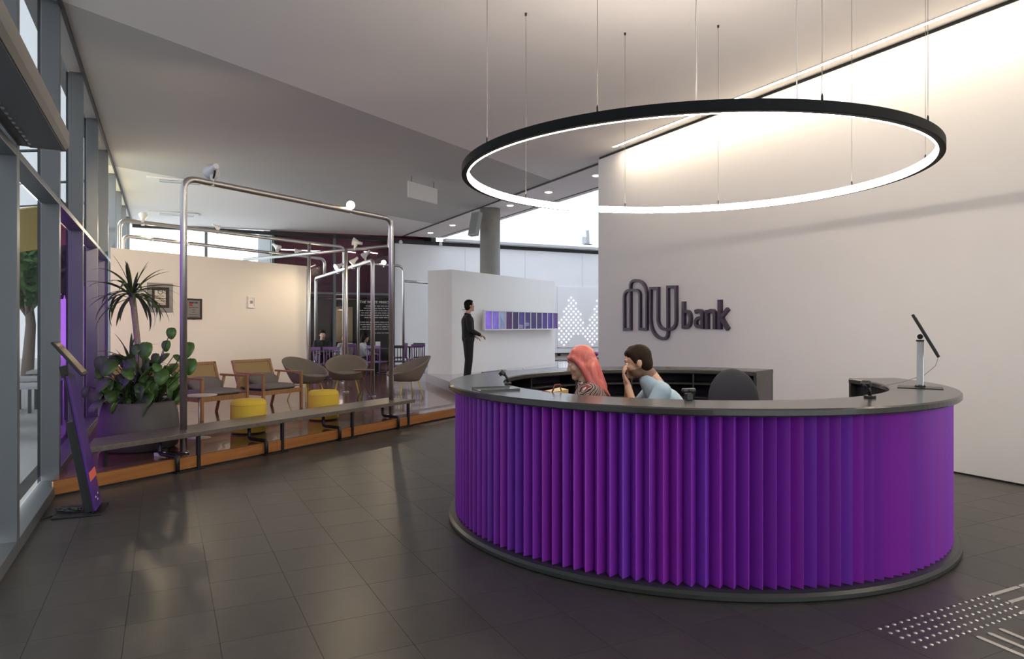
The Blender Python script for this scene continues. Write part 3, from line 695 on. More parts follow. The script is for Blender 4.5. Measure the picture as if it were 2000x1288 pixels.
def strap(ln, droop, wd):
    m = MB(); n = 9; vs = []; fs = []; x = z = 0; a = 0.0
    for i in range(n+1):
        q = i/n; w_ = wd*(math.sin(PI*min(1, .12+q*.88))**.7)*(1 if q < .98 else .1)
        vs += [(x, -w_/2, z+.006*(w_/wd)), (x, 0, z), (x, w_/2, z+.006*(w_/wd)), (x, 0, z-.0015)]
        a -= droop/n*(.4+1.3*q); x += ln/n*math.cos(a); z += ln/n*math.sin(a)
    for i in range(n):
        for k in range(4): fs.append([i*4+k, i*4+(k+1) % 4, (i+1)*4+(k+1) % 4, (i+1)*4+k])
    m.add(vs, fs, True); return m.mesh('strap_leaf', leaf_d)
straps = [strap(.62, 1.2, .044), strap(.55, .7, .040), strap(.66, 1.7, .046), strap(.45, .25, .036)]
rl = random.Random(11)
for k in range(46):
    az = k*2.39996+rl.uniform(-.2, .2); el = rl.choice([.9, .55, .3, .1, -.1, -.35]) if k > 5 else 1.25
    me = straps[3] if el > 1 else (rl.choice(straps[:3]))
    o = obj('leaf', me, pl); o.location = (-.085+.012*math.cos(az), .012*math.sin(az), 1.80+rl.uniform(-.05, .06))
    o.rotation_euler = (rl.uniform(-.3, .3), -el, az); sc_ = rl.uniform(.75, 1.12); o.scale = (sc_, 1, 1)
for k in range(20):
    az = k*2.4+rl.uniform(-.3, .3); el = rl.uniform(.1, 1.3)
    o = obj('leaf', rl.choice(straps), pl); o.location = (-.12+.01*math.cos(az), .03+.01*math.sin(az), rl.uniform(.86, 1.06)); o.rotation_euler = (rl.uniform(-.3, .3), -el, az); sc_ = rl.uniform(.55, .8); o.scale = (sc_, 1, 1)
for k, (lx, lz) in enumerate(((-.12, 1.05), (-.118, 1.02), (-.125, 1.03))):
    o = obj('leaf', straps[3], pl); o.location = (lx, .03, lz); o.rotation_euler = (0, -1.45+.12*k, 2*k); o.scale = (.8, 1, 1)
def heart(w_):
    m = MB(); pts = []
    for i in range(18):
        a = 2*PI*i/18; x = .5-.5*math.cos(a); y = math.sin(a)*(.52-.20*x)*(1.0 if x > .12 else .95)
        if x < .06: x = x+.02
        if x < .2: x = x-.16*abs(y)
        pts.append((x*w_*1.15, y*w_*1.05, -.13*w_*(x-.3)**2+.10*w_*abs(y)))
    vs = [(w_*.5, 0, -.02*w_)]+pts; n = len(pts)
    fs = [[0, 1+i, 1+(i+1) % n] for i in range(n)]
    vs2 = [(a, b, c-.0012) for a, b, c in vs]; fs2 = [[n+1+j for j in f[::-1]] for f in fs]
    m.add(vs+vs2, fs+fs2+[[1+i, n+2+i, n+2+(i+1) % n, 1+(i+1) % n] for i in range(n)], True); return m.mesh('heart_leaf', leaf_p)
hearts = [heart(.15), heart(.12), heart(.18)]
stem_m = mat('stem_green', (.05, .065, .02), .5, var=.2)
def pothos(base, tip, rot=None, big=None):
    """a stalk and its leaf"""
    mid = (Vector(base)+Vector(tip))/2+Vector((0, 0, .06)); pts = [Vector(base).lerp(mid, k/4).lerp(mid.lerp(Vector(tip), k/4), k/4) for k in range(5)]
    s_ = MB().tube(pts, .005, 5).build('stalk', stem_m, pl)
    o = obj('leaf', rl.choice(hearts) if big is None else hearts[big], pl); o.location = tip
    az = -PI/2+rl.uniform(-1.5, 1.5)
    o.rotation_euler = rot or (rl.uniform(-.6, .6), rl.uniform(.5, 1.35), az)
for k in range(120):
    az = rl.uniform(0, 2*PI); rad = rl.uniform(.1, .52)*(1 if math.sin(az) < .3 else .8); zz = rl.uniform(.56, 1.12)-.35*max(0, rad-.30)
    if math.cos(az) < -.4: rad = min(rad, .40)
    pothos((rl.uniform(-.15, .15), rl.uniform(-.15, .15), .52), (rad*math.cos(az), rad*math.sin(az), zz))
face = lambda r: (r, PI/2-.25, -PI/2-.3)
for px, py, big in ((335, 640, 1), (325, 665, 1), (287, 668, 2), (270, 672, 1), (370, 668, 2), (372, 700, 2), (198, 695, 2), (188, 760, 2), (170, 755, 1), (212, 740, 2), (305, 690, 1), (365, 725, 1), (318, 720, 2), (255, 700, 2), (240, 735, 2), (290, 740, 2)):
    p = at(px, py, 8.0+rl.uniform(-.15, .1))-Vector(pl.location)
    pothos((p.x*.3, p.y*.3, .52), (p.x, p.y, p.z), (rl.uniform(-.4, .4), 1.25+rl.uniform(-.3, .2), -PI/2+rl.uniform(-.6, .6)), big)

# ================================================================== LOUNGE
oak = wood('oak', (.30, .15, .055), (.46, .25, .10), 4, (10, 10, 1.2), .4, .08)
grey_fab = mat('grey_cushion', (.20, .175, .155), .9, var=.12, scale=80, bump=.2)
def cane():
    m = bpy.data.materials.new('cane_weave'); m.use_nodes = True; N = m.node_tree.nodes; L = m.node_tree.links; b = N['Principled BSDF']
    tc = N.new('ShaderNodeTexCoord'); w1_ = N.new('ShaderNodeTexWave'); w2_ = N.new('ShaderNodeTexWave'); w1_.bands_direction = 'X'; w2_.bands_direction = 'Z'
    for w_ in (w1_, w2_): w_.inputs['Scale'].default_value = 40; L.new(tc.outputs['Object'], w_.inputs[0])
    mx = N.new('ShaderNodeMath'); mx.operation = 'MULTIPLY'; L.new(w1_.outputs[0], mx.inputs[0]); L.new(w2_.outputs[0], mx.inputs[1])
    cr = N.new('ShaderNodeValToRGB'); cr.color_ramp.elements[0].color = (.34, .22, .075, 1); cr.color_ramp.elements[1].color = (.55, .40, .17, 1); L.new(mx.outputs[0], cr.inputs[0])
    L.new(cr.outputs[0], b.inputs['Base Color']); b.inputs['Roughness'].default_value = .6; return m
cane_m = cane()
def cushion(c, size, M=None, puff=.5, n=8):
    """pillow: a box whose faces bulge"""
    b = MB(); hx, hy, hz = [x/2 for x in size]; R = M if M is not None else Matrix.Identity(3); vs = []; fs = []
    for sgn in (1, -1):
        for i in range(n+1):
            for j in range(n+1):
                x = -1+2*i/n; y = -1+2*j/n; k = (max(0, (1-x**4)*(1-y**4)))**puff
                vs.append(Vector(c)+R@Vector((x*hx*(1-.04*(y*y)), y*hy*(1-.04*x*x), sgn*hz*(.12+.88*k))))
    m = (n+1)**2
    for i in range(n):
        for j in range(n):
            a = i*(n+1)+j; fs.append([a, a+n+1, a+n+2, a+1]); fs.append([m+a, m+a+1, m+a+n+2, m+a+n+1])
    edge = [(i, 0) for i in range(n)]+[(n, j) for j in range(n)]+[(n-i, n) for i in range(n)]+[(0, n-j) for j in range(n)]
    ids = [i*(n+1)+j for i, j in edge]
    for k in range(len(ids)): fs.append([ids[k], ids[(k+1) % len(ids)], m+ids[(k+1) % len(ids)], m+ids[k]])
    return b.add(vs, fs, True)
def lounge(loc, rz, label, W=.86):
    """armchair of oak bars with a cane back; faces its own -y"""
    t_ = thing('lounge_chair', loc, label, 'armchair', rz, 'cane armchairs in front of the partition')
    hw = W/2; b = .042
    for sx in (-1, 1):
        MB().box((sx*(hw-b/2), -.34, .31), (b, b, .62)).build('leg', oak, t_, bevel=.004)
        MB().tube([(sx*(hw-b/2), .22, .60), (sx*(hw-b/2), .42, .0)], .026, 6).build('leg', oak, t_)
        MB().box((sx*(hw-b/2), -.03, .622), (b, .68, .034)).build('armrest', oak, t_, bevel=.005)
        MB().box((sx*(hw-b/2), -.02, .30), (.03, .62, .06)).build('side_rail', oak, t_)
    MB().box((0, -.335, .31), (W-2*b, .032, .075)).build('front_rail', oak, t_, bevel=.004)
    MB().box((0, .27, .27), (W-2*b, .032, .06)).build('rear_rail', oak, t_)
    M = Matrix.Rotation(math.radians(-20), 3, 'X'); bc = Vector((0, .36, .57))
    bk = MB().box(bc+M@Vector((0, 0, .255)), (W-.04, .036, .045), M=M).box(bc+M@Vector((0, 0, -.255)), (W-.04, .036, .045), M=M)
    for sx in (-1, 1): bk.box(bc+M@Vector((sx*(hw-.045), 0, 0)), (.045, .036, .555), M=M)
    bf = bk.build('back_frame', oak, t_)
    MB().box(bc, (W-.12, .008, .49), M=M).build('cane_panel', cane_m, t_)
    MB().box((0, -.03, .325), (W-2*b-.01, .62, .03)).build('seat_base', grey_fab, t_)
    cushion((0, -.04, .385), (W-2*b-.01, .64, .11)).build('seat_cushion', grey_fab, t_)
    cushion((.04, .20, .50), (W-.24, .10, .24), Matrix.Rotation(math.radians(-30), 3, 'X')@Matrix.Rotation(.06, 3, 'Y')).build('pillow', grey_fab, t_)
RZE = SANG
tc_ = -9.32-.34
lounge(st(6.03, tc_, DECK), RZE, 'oak armchair with cane back half hidden behind the potted plant')
lounge(st(7.13, tc_, DECK), RZE, 'oak armchair with cane back in the middle, behind the near yellow pouf')
lounge(st(8.27, tc_, DECK), RZE, 'oak armchair with cane back next to the grey tub chairs')

yel = mat('yellow_fabric', (.70, .48, .05), .85, var=.08, scale=60, bump=.15); yleg = mat('yellow_steel', (.72, .56, .03), .4, var=.05); tubf = mat('taupe_fabric', (.22, .185, .14), .9, var=.1, scale=90, bump=.2)
def pouf(loc, label):
    t_ = thing('pouf', loc, label, 'pouf', 0, 'yellow poufs by the bench')
    MB().lathe([(0, .02), (.218, .02), (.229, .035), (.231, .2), (.229, .38), (.218, .425), (.19, .445), (0, .452)], 40).build('upholstery', yel, t_)
    MB().lathe([(0, 0), (.212, 0), (.214, .024), (0, .024)], 32).build('base', black, t_)
    MB().tube([(.2295*math.cos(2*PI*k/40), .2295*math.sin(2*PI*k/40), .385) for k in range(40)], .0035, 6, True).build('piping', yel, t_)
pouf(Vector((-3.53, 9.33, DECK)), 'yellow round pouf nearer the potted plant'); pouf(Vector((-2.875, 10.62, DECK)), 'yellow round pouf in front of the tub chairs')
def tub(loc, rz, label):
    t_ = thing('tub_chair', loc, label, 'armchair', rz, 'taupe tub chairs with yellow legs')
    n, m = 44, 9; vs = []; fs = []
    def pt(a, q, inner):
        fr = .5-.5*math.cos(a)                    # 0 at the front (-y), 1 at the back
        zr = .47+.35*(fr**1.15); r = .25+(.405-.25)*(q**.75); z = .33+(zr-.33)*q
        if inner: r -= .045*(1-.2*q)+.0; z = max(z, .40) if q < 1 else z
        k = 1.0+.06*math.sin(a)**2
        lean_ = .09*fr*q
        return (-math.sin(a)*r*k, -math.cos(a)*r-(-lean_), z)
    for inner in (0, 1):
        for j in range(m):
            for i in range(n): vs.append(pt(2*PI*i/n, j/(m-1), inner))
    off = n*m
    for j in range(m-1):
        for i in range(n):
            i2 = (i+1) % n
            fs.append([j*n+i, j*n+i2, (j+1)*n+i2, (j+1)*n+i]); fs.append([off+j*n+i, off+(j+1)*n+i, off+(j+1)*n+i2, off+j*n+i2])
    for i in range(n):
        i2 = (i+1) % n; fs.append([(m-1)*n+i, (m-1)*n+i2, off+(m-1)*n+i2, off+(m-1)*n+i])
    fs.append([i for i in range(n)][::-1]); fs.append([off+i for i in range(n)])
    o = MB().add(vs, fs, True).build('shell', tubf, t_)
    MB().lathe([(0, .39), (.25, .39), (.29, .41), (.30, .445), (.28, .475), (.2, .488), (0, .492)], 36, (0, -.045, 0)).build('seat_cushion', tubf, t_)
    for sx, sy in ((-1, -1), (1, -1), (1, 1), (-1, 1)):
        MB().tube([(sx*.17, sy*.17, .335), (sx*.255, sy*.25, 0)], .0105, 8).build('leg', yleg, t_)
tub(Vector((-3.93, 13.35, DECK)), math.radians(58), 'taupe tub chair beside the oak armchair, turned towards the side table')
tub(Vector((-3.36, 14.15, DECK)), math.radians(14), 'taupe tub chair facing the camera behind the tripod table')
tub(Vector((-2.10, 13.85, DECK)), math.radians(-58), 'taupe tub chair near the white display wall, seen from its side')
# side tables
t_ = thing('side_table', Vector((-3.98, 8.86, DECK)), 'round white side table on a slim stem beside the plant', 'table')
MB().lathe([(0, .535), (.20, .535), (.212, .545), (.212, .552), (0, .555)], 36).build('table_top', mat('table_beige', (.46, .40, .34), .4, var=.04), t_)
MB().lathe([(.012, .01), (.012, .54)], 12).build('stem', mat('table_stem', (.4, .36, .3), .4, .3), t_); MB().lathe([(0, 0), (.14, 0), (.14, .008), (.02, .016), (0, .016)], 30).build('base', mat('table_beige', (.5, .4, .3)), t_)
t_ = thing('side_table', Vector((-2.84, 13.35, DECK)), 'round brown tripod side table between the tub chairs', 'table')
brn = wood('walnut', (.09, .045, .02), (.15, .08, .04), 4, (8, 1, 8), .4)
MB().lathe([(0, .565), (.19, .565), (.20, .575), (.20, .582), (0, .584)], 32).build('table_top', brn, t_)
for k in range(3):
    a = k*2.094+.5; MB().tube([(.03*math.cos(a+PI), .03*math.sin(a+PI), .565), (0, 0, .30), (.17*math.cos(a), .17*math.sin(a), 0)], .010, 8).build('leg', brn, t_)

# ================================================================== PICTURES ON THE PARTITION
def onpart(px, py, off=.0):
    tt = (px-1000)/F; tq = -12.15+off       # find s so that the ray meets the plane t = tq
    s_ = (tq*EY+tt*tq*EX)/(tt*EY-EX); p = st(s_, tq); return s_, EYE-(py-YH)/F*p.y
def picture(name, label, cat, box, fr, frm, mats_):
    (s0, z1_), (s1, z0_) = onpart(box[0], box[1]), onpart(box[2], box[3]); cx_, cz = (s0+s1)/2, (z0_+z1_)/2; W_, H_ = s1-s0, z1_-z0_
    t_ = thing(name, st(cx_, -12.15, cz), label, cat, SANG, 'pictures on the partition')
    f = MB()
    for sgx in (-1, 1): f.box((sgx*(W_/2-fr/2), -.015, 0), (fr, .03, H_)); f.box((0, -.015, sgx*(H_/2-fr/2)), (W_-2*fr, .03, fr))
    f.build('frame', frm, t_)
    return t_, W_, H_
ink = mat('ink', (.06, .055, .05), .7); red_i = mat('ink_red', (.35, .03, .03), .6); pap = mat('certificate_paper', (.62, .58, .50), .7, var=.03)
silver = mat('silver_frame', (.45, .42, .36), .3, .8)
t_, W_, H_ = picture('framed_certificate', 'silver framed certificate behind the dracaena leaves', 'picture', (287, 552, 336, 610), .075, silver, 0)
MB().box((0, -.008, 0), (W_-.14, .012, H_-.14)).build('mount', mat('mount_dark', (.045, .035, .03), .7), t_)
MB().box((0, -.016, 0), (W_-.28, .006, H_-.27)).build('paper', pap, t_)
MB().tube([(.045*math.cos(k*PI/9), -.021, H_*.2+.045*math.sin(k*PI/9)) for k in range(18)], .006, 5, True).build('seal_print', ink, t_)
tx = MB()
for k in range(7): tx.box((0, -.0205, H_*.05-k*.045), (W_*(.42 if k % 3 else .28), .002, .010))
tx.build('text_lines', ink, t_)
t_, W_, H_ = picture('framed_plaque', 'small dark framed plaque beside the tall pole', 'picture', (361, 583, 393, 624), .035, mat('walnut_frame', (.035, .018, .012), .4), 0)
MB().box((0, -.010, 0), (W_-.06, .012, H_-.06)).build('plate', mat('plate_grey', (.26, .24, .23), .35, .4), t_)
MB().box((-W_*.13, -.018, H_*.30), (W_*.28, .003, .03)).build('heading_print', ink, t_); MB().box((W_*.16, -.018, H_*.30), (W_*.2, .003, .03)).build('heading_print', ink, t_)
MB().box((-W_*.17, -.018, H_*.19), (W_*.2, .003, .05)).build('red_print', red_i, t_)
tx = MB()
for k in range(6): tx.box((0, -.018, H_*.06-k*.045), (W_*(.55 if k in (0, 3, 4) else .18), .002, .010))
tx.build('text_lines', ink, t_)
t_, W_, H_ = picture('thermostat', 'small white thermostat box alone on the partition', 'thermostat', (483, 579, 497, 602), .03, white_paint, 0)
MB().box((0, -.010, 0), (W_-.05, .012, H_-.05)).build('cover', white_paint, t_); MB().box((0, -.018, 0), (W_*.35, .004, H_*.25)).build('display', mat('lcd', (.25, .24, .2), .4), t_)

# ================================================================== DISPLAY WALL
dw = thing('display_panels', st(17.4, -9.92, 1.71), 'row of twelve framed violet screens on the white display wall', 'display', SANG)
pcs = [((.16, .07, .55), (.30, .20, .72)), ((.13, .06, .50), (.26, .22, .60)), ((.10, .10, .30), (.28, .34, .46)), ((.045, .01, .07), (.08, .02, .12)), ((.025, .012, .07), (.05, .03, .10)), ((.03, .018, .14), (.06, .04, .22)), ((.025, .012, .10), (.045, .03, .14)), ((.022, .012, .08), (.04, .025, .11)), ((.022, .012, .09), (.045, .025, .12)), ((.03, .015, .13), (.05, .03, .18)), ((.04, .02, .17), (.07, .035, .24)), ((.06, .02, .16), (.11, .05, .22))]
S0, S1 = 15.28-17.4, 19.53-17.4; pw = (S1-S0)/12
MB().box(((S0+S1)/2, -.16, 0), (S1-S0+.04, .02, .53)).build('back_board', white_paint, dw)
for k in range(12):
    xm = S0+pw*(k+.5)
    m = wood('screen_%d' % k, pcs[k][0], pcs[k][1], 2.2, (1, 1, 1), .25, .0)
    b = m.node_tree.nodes['Principled BSDF']; cr = [n for n in m.node_tree.nodes if n.type == 'VALTORGB'][0]
    m.node_tree.links.new(cr.outputs[0], b.inputs['Emission Color']); b.inputs['Emission Strength'].default_value = .18
    p_ = MB().box((xm, -.185, 0), (pw-.03, .03, .47)).build('screen', m, dw)
    MB().box((xm-pw/2, -.19, 0), (.028, .06, .53)).build('divider', white_paint, dw)
    MB().prism([(xm-.012, -.16), (xm+.012, -.16), (xm+.012, -.002), (xm-.012, -.002)], -.24, -.20).build('bracket', white_paint, dw)
for k, dz in ((5, -.17), (6, -.11)):
    xm = S0+pw*(k+.5)
    for q in range(3):
        MB().tube([(xm-.08+q*.07+.028*math.cos(j*PI/6), -.203, dz+.045*math.sin(j*PI/6)) for j in range(12)], .006, 5, True).build('glyph_print', mat('print_white', (.75, .72, .8), .6), dw)
MB().box((S1, -.19, 0), (.028, .06, .53)).build('divider', white_paint, dw)
for sgz in (-1, 1): MB().box(((S0+S1)/2, -.19, sgz*.252), (S1-S0, .06, .03)).build('frame_rail', white_paint, dw)
cap_ = thing('wall_caption', st(14.75, -9.918, 1.75), 'small grey printed caption on the white wall behind the man', 'text', SANG)
for k in range(9):
    MB().box((.0, -.002, .22-k*.05), ((.42 if k == 0 else .30), .002, .022 if k == 0 else .012)).build('text_line', mat('caption_grey', (.35, .33, .32), .8), cap_)
# low rail at the foot of the display wall
lr = thing('low_rail', st(14.2, -8.2, DAIS), 'low white barrier rail with black box near the desk', 'rail')
ra, rb_ = at(984, 726, 15.2), at(1090, 716, 17.0)
MB().tube([ra, rb_], .014, 8).build('rail', white_paint, lr, True)
for k in (0, .33, 1): q = ra.lerp(rb_, k); MB().tube([(q.x, q.y, DAIS), (q.x, q.y, q.z+.03)], .016, 8).build('post', steel, lr, True)
ba, bb = at(940, 731, 14.4), at(980, 724, 15.1)
MB().prism([(ba.x, ba.y), (bb.x, bb.y), (bb.x+.10, bb.y-.05), (ba.x+.10, ba.y-.05)], ba.z-.06, bb.z+.01).build('black_box', black, lr, True)
for q in (ba, bb): MB().tube([(q.x+.05, q.y-.025, DAIS), (q.x+.05, q.y-.025, q.z-.03)], .014, 8).build('post', steel, lr, True)

# ---- light wall in the far corner
lw = thing('led_wall', uv(UB-.02, 15.3, 1.0), 'panel of glowing white dots rising in peaks on the back wall', 'light panel')
led = emat('led_dot', (.85, .93, 1.0), 1.6); dm = MB()
for i in range(24):
    for j in range(26):
        v = 14.45+i*.115; z = .75+j*.115
        if (i+j) % 2: continue
        top = 2.95-abs(v-15.05)*2.1; top2 = 2.95-abs(v-16.45)*2.2
        low = .95+.25*math.sin(v*5)
        if z < max(top, top2) and z > low and v < 17.2:
            dm.lathe([(0, 0), (.034, .0), (.028, .006), (0, .008)], 8, uv(UB-.045, v, z), Matrix.Rotation(-PI/2, 3, uv(0, 1, 0)))
o = dm.build('led_dots', led, lw, True); o['kind'] = 'stuff'
MB().box(uv(UB-.02, 15.75, 1.9), (.03, 2.75, 2.5), UANG).build('panel', back_white, lw, True)
sh = thing('wall_shelf', uv(UB-.12, 15.2, .95), 'thin dark shelf under the glowing dot panel', 'shelf')
MB().box(uv(UB-.12, 15.2, .42), (.24, 2.4, .025), UANG).build('board', dark_metal, sh, True)
for v in (14.4, 16.0): MB().box(uv(UB-.12, v, .36), (.2, .03, .1), UANG).build('bracket', dark_metal, sh, True)
hp = at(1158, 722, 16.0)
ped = thing('pedestal', Vector((hp.x, hp.y, 0)), 'dark wooden pedestal at the end of the right wall', 'pedestal')
MB().box((0, 0, .41), (.30, .30, .82), SANG).build('body', brn, ped, bevel=.006); MB().box((0, 0, .835), (.33, .33, .03), SANG).build('top', brn, ped, bevel=.004)
bo = tag(MB().lathe([(0, 0), (.07, 0), (.12, .05), (.15, .10), (.145, .10), (.11, .05), (0, .02)], 28).build('bowl', mat('magenta_gloss', (.55, .02, .42), .25, var=.05)), 'shiny magenta bowl on the wooden pedestal by the wall corner', 'bowl'); bo.location = (hp.x, hp.y, .85)

# ================================================================== THINGS ON THE DESK
def desk_at(px, py): return G(px, py, DTOP)
def scanner(p, rz, label):
    t_ = thing('desk_scanner', p, label, 'scanner', rz, 'black devices on the desk edge')
    MB().box((0, 0, .009), (.05, .06, .018)).build('clip', black, t_, bevel=.004)
    MB().tube([(0, 0, .015), (-.005, 0, .05), (-.03, 0, .085)], .011, 8).build('stem', black, t_)
    M = Matrix.Rotation(-.8, 3, 'Y'); MB().box((-.045, 0, .095), (.035, .06, .045), M=M).build('head', black, t_, bevel=.008)
    MB().lathe([(0, 0), (.016, 0), (.016, .012), (0, .012)], 16, (-.06, 0, .085), Matrix.Rotation(-2.2, 3, 'Y')).build('lens', mat('lens_dark', (.02, .02, .03), .1), t_)
scanner(desk_at(992, 751), .2, 'small black scanner on the inner desk edge by the paper tray')
scanner(desk_at(1699, 778), .6, 'small black scanner on the inner desk edge by the tablet stand')
t_ = thing('paper_tray', desk_at(968, 762), 'thin clear document tray lying on the desk near the scanner', 'tray', .35)
MB().box((0, 0, .004), (.30, .22, .004)).build('sheet', mat('acrylic', (.10, .10, .10), .08, var=.05), t_)
for sy in (-1, 1): MB().box((0, sy*.11, .008), (.30, .006, .016)).build('rim', mat('acrylic_rim', (.03, .03, .03), .2), t_)
t_ = thing('webcam', desk_at(1345, 782), 'black webcam clipped to the inner desk edge before the leaning man', 'webcam', .25)
MB().box((0, 0, .022), (.045, .04, .044)).build('clip', black, t_, bevel=.004); MB().box((0, 0, .062), (.095, .028, .028)).build('body', black, t_, bevel=.010, seg=3)
MB().lathe([(0, 0), (.010, 0), (.010, .006), (0, .006)], 14, (0, -.014, .062), Matrix.Rotation(PI/2, 3, 'X')).build('lens', mat('lens_dark', (.02, .02, .03), .1), t_)
MB().tube([(.035, 0, .05), (.05, .01, .03), (.045, .02, .002)], .0025, 6).build('cable', black, t_)
tb = desk_at(1797, 758); view = Vector((tb.x, tb.y, 0)).normalized(); va = math.atan2(view.y, view.x)
t_ = thing('tablet_stand', tb, 'aluminium stand holding a tilted black tablet on the desk', 'tablet stand', va)     # local x away from the camera, y to the left
alu = mat('aluminium', (.66, .68, .70), .3, .75, var=.03)
MB().box((0, -.0, .003), (.20, .30, .006)).build('base_plate', dark_metal, t_, bevel=.002)
MB().lathe([(.036, .006), (.036, .016), (.028, .024), (0, .024)], 4).build('collar', black, t_)
MB().box((0, 0, .185), (.036, .048, .34)).build('post', alu, t_, bevel=.004)
MB().box((0, 0, .36), (.042, .054, .012)).build('cap', black, t_); MB().tube([(-.022, 0, .39), (.022, 0, .39)], .020, 14).build('hinge', black, t_)
MT = Matrix.Rotation(math.radians(-28), 3, 'X'); tc0 = Vector((0, -.035, .40))
MB().box(tc0, (.24, .022, .36), M=MT).build('tablet', black, t_, bevel=.004); MB().box(tc0+MT@Vector((0, -.0115, 0)), (.20, .002, .30), M=MT).build('screen', mat('screen_dark', (.02, .02, .03), .05), t_)
MB().tube([tc0+MT@Vector((0, 0, -.18)), Vector((0, -.10, .17)), Vector((0, -.03, .10)), Vector((-.02, .12, .04)), Vector((-.04, .26, .004))], .0025, 6).build('cable', mat('cable_grey', (.2, .19, .18), .5), t_)
# gift bag on the inner worktop, red box beside it
bp_ = Vector((.30, 5.05, .75))
t_ = thing('gift_bag', bp_, 'red and gold paper gift bag behind the desk rim', 'bag', .5)
gold = mat('gold_paper', (.55, .40, .13), .35, .4, var=.2, scale=20, bump=.3); redp = mat('red_paper', (.25, .02, .02), .5, var=.2)
MB().add([(-.10, -.05, 0), (.10, -.05, 0), (.10, .05, 0), (-.10, .05, 0), (-.09, -.06, .36), (.09, -.06, .38), (.085, .05, .385), (-.095, .04, .36)], [[3, 2, 1, 0], [0, 1, 5, 4], [1, 2, 6, 5], [2, 3, 7, 6], [3, 0, 4, 7], [4, 5, 6, 7]]).build('bag_body', gold, t_)
MB().add([(-.104, -.055, 0), (-.06, -.055, 0), (-.06, .055, 0), (-.104, .055, 0), (-.105, -.064, .32), (-.065, -.064, .37), (-.065, .052, .37), (-.105, .045, .32)], [[3, 2, 1, 0], [0, 1, 5, 4], [1, 2, 6, 5], [2, 3, 7, 6], [3, 0, 4, 7], [4, 5, 6, 7]]).build('side_gusset', redp, t_)
MB().box((.0, -.063, .30), (.07, .004, .12)).build('label_card', mat('cream_card', (.75, .68, .45), .6), t_)
MB().tube([(.03, -.06, .37), (.01, -.07, .42), (-.03, -.07, .42), (-.05, -.06, .36)], .005, 6).build('handle', redp, t_)
t_ = thing('red_case', Vector((.80, 4.83, .75)), 'bright red case standing between the woman and the man', 'case', .3)
MB().box((0, 0, .125), (.20, .10, .25)).build('case_body', mat('red_gloss', (.42, .01, .015), .4, var=.08), t_, bevel=.02, seg=3); MB().tube(arc([(-.05, 0, .25), (-.05, 0, .29), (.05, 0, .29), (.05, 0, .25)], .02), .007, 6).build('handle', redp, t_)
# swivel chair
t_ = thing('swivel_chair', Vector((2.05, 5.92, 0)), 'dark navy swivel chair with a rounded back inside the desk', 'office chair', .35)
navy = mat('navy_fabric', (.012, .012, .020), .85, var=.2, scale=60)
cushion((0, 0, .56), (.50, .48, .12), puff=.3).build('seat', navy, t_)
MB().ell((0, .25, .92), (.27, .06, .29), Matrix.Rotation(math.radians(-8), 3, 'X'), 28, 16).build('backrest', navy, t_)
MB().tube([(0, .20, .55), (0, .29, .62), (0, .29, .9)], .02, 8).build('back_bar', black, t_); MB().lathe([(.028, .08), (.028, .5)], 14).build('gas_column', dark_metal, t_)
for k in range(5):
    a = k*2*PI/5; MB().tube([(0, 0, .12), (.28*math.cos(a), .28*math.sin(a), .07)], .02, 8).build('base_arm', black, t_); MB().ell((.29*math.cos(a), .29*math.sin(a), .032), (.03, .03, .032)).build('caster', black, t_)

# ================================================================== PEOPLE
def fuse(mb, name, voxel, smooth=4):
    """fuse overlapping closed solids into one continuous skin"""
    me = mb.mesh(name, None); o = bpy.data.objects.new('tmp', me); C.objects.link(o)
    r = o.modifiers.new('r', 'REMESH'); r.mode = 'VOXEL'; r.voxel_size = voxel
    s_ = o.modifiers.new('s', 'SMOOTH'); s_.factor = .5; s_.iterations = smooth
    dg = bpy.context.evaluated_depsgraph_get(); out = bpy.data.meshes.new_from_object(o.evaluated_get(dg)); out.name = name
    bpy.data.objects.remove(o); bpy.data.meshes.remove(me)
    for p in out.polygons: p.use_smooth = True
    return out
def paint(me, mats_, f):
    me.materials.clear()
    for m in mats_: me.materials.append(m)
    for p in me.polygons: p.material_index = f(p.center)
def Rxyz(rx=0, ry=0, rz=0): return Euler((rx, ry, rz)).to_matrix()
def head_into(b, c, R, k=1.0, beard=False):
    P = lambda x, y, z: Vector(c)+R@(Vector((x, y, z))*k)
    def E_(x, y, z, a, b_, d): b.ell(P(x, y, z), (a*k, b_*k, d*k), R)
    E_(-.012, 0, .025, .100, .076, .098); E_(.030, 0, -.035, .060, .057, .082); E_(.012, 0, -.075, .062, .052, .045)
    b.cap(P(.086, 0, .015), .008*k, P(.108, 0, -.028), .012*k); E_(.100, .010, -.034, .010, .009, .008); E_(.100, -.010, -.034, .010, .009, .008)
    b.cap(P(.080, -.034, .030), .013*k, P(.080, .034, .030), .013*k)
    E_(.086, 0, -.062, .012, .024, .007); E_(.084, 0, -.075, .013, .022, .008); E_(.074, 0, -.100, .024, .026, .022)
    for sy in (-1, 1): E_(.055, sy*.038, -.028, .030, .026, .030); E_(-.012, sy*.078, -.012, .020, .009, .032)
    return P
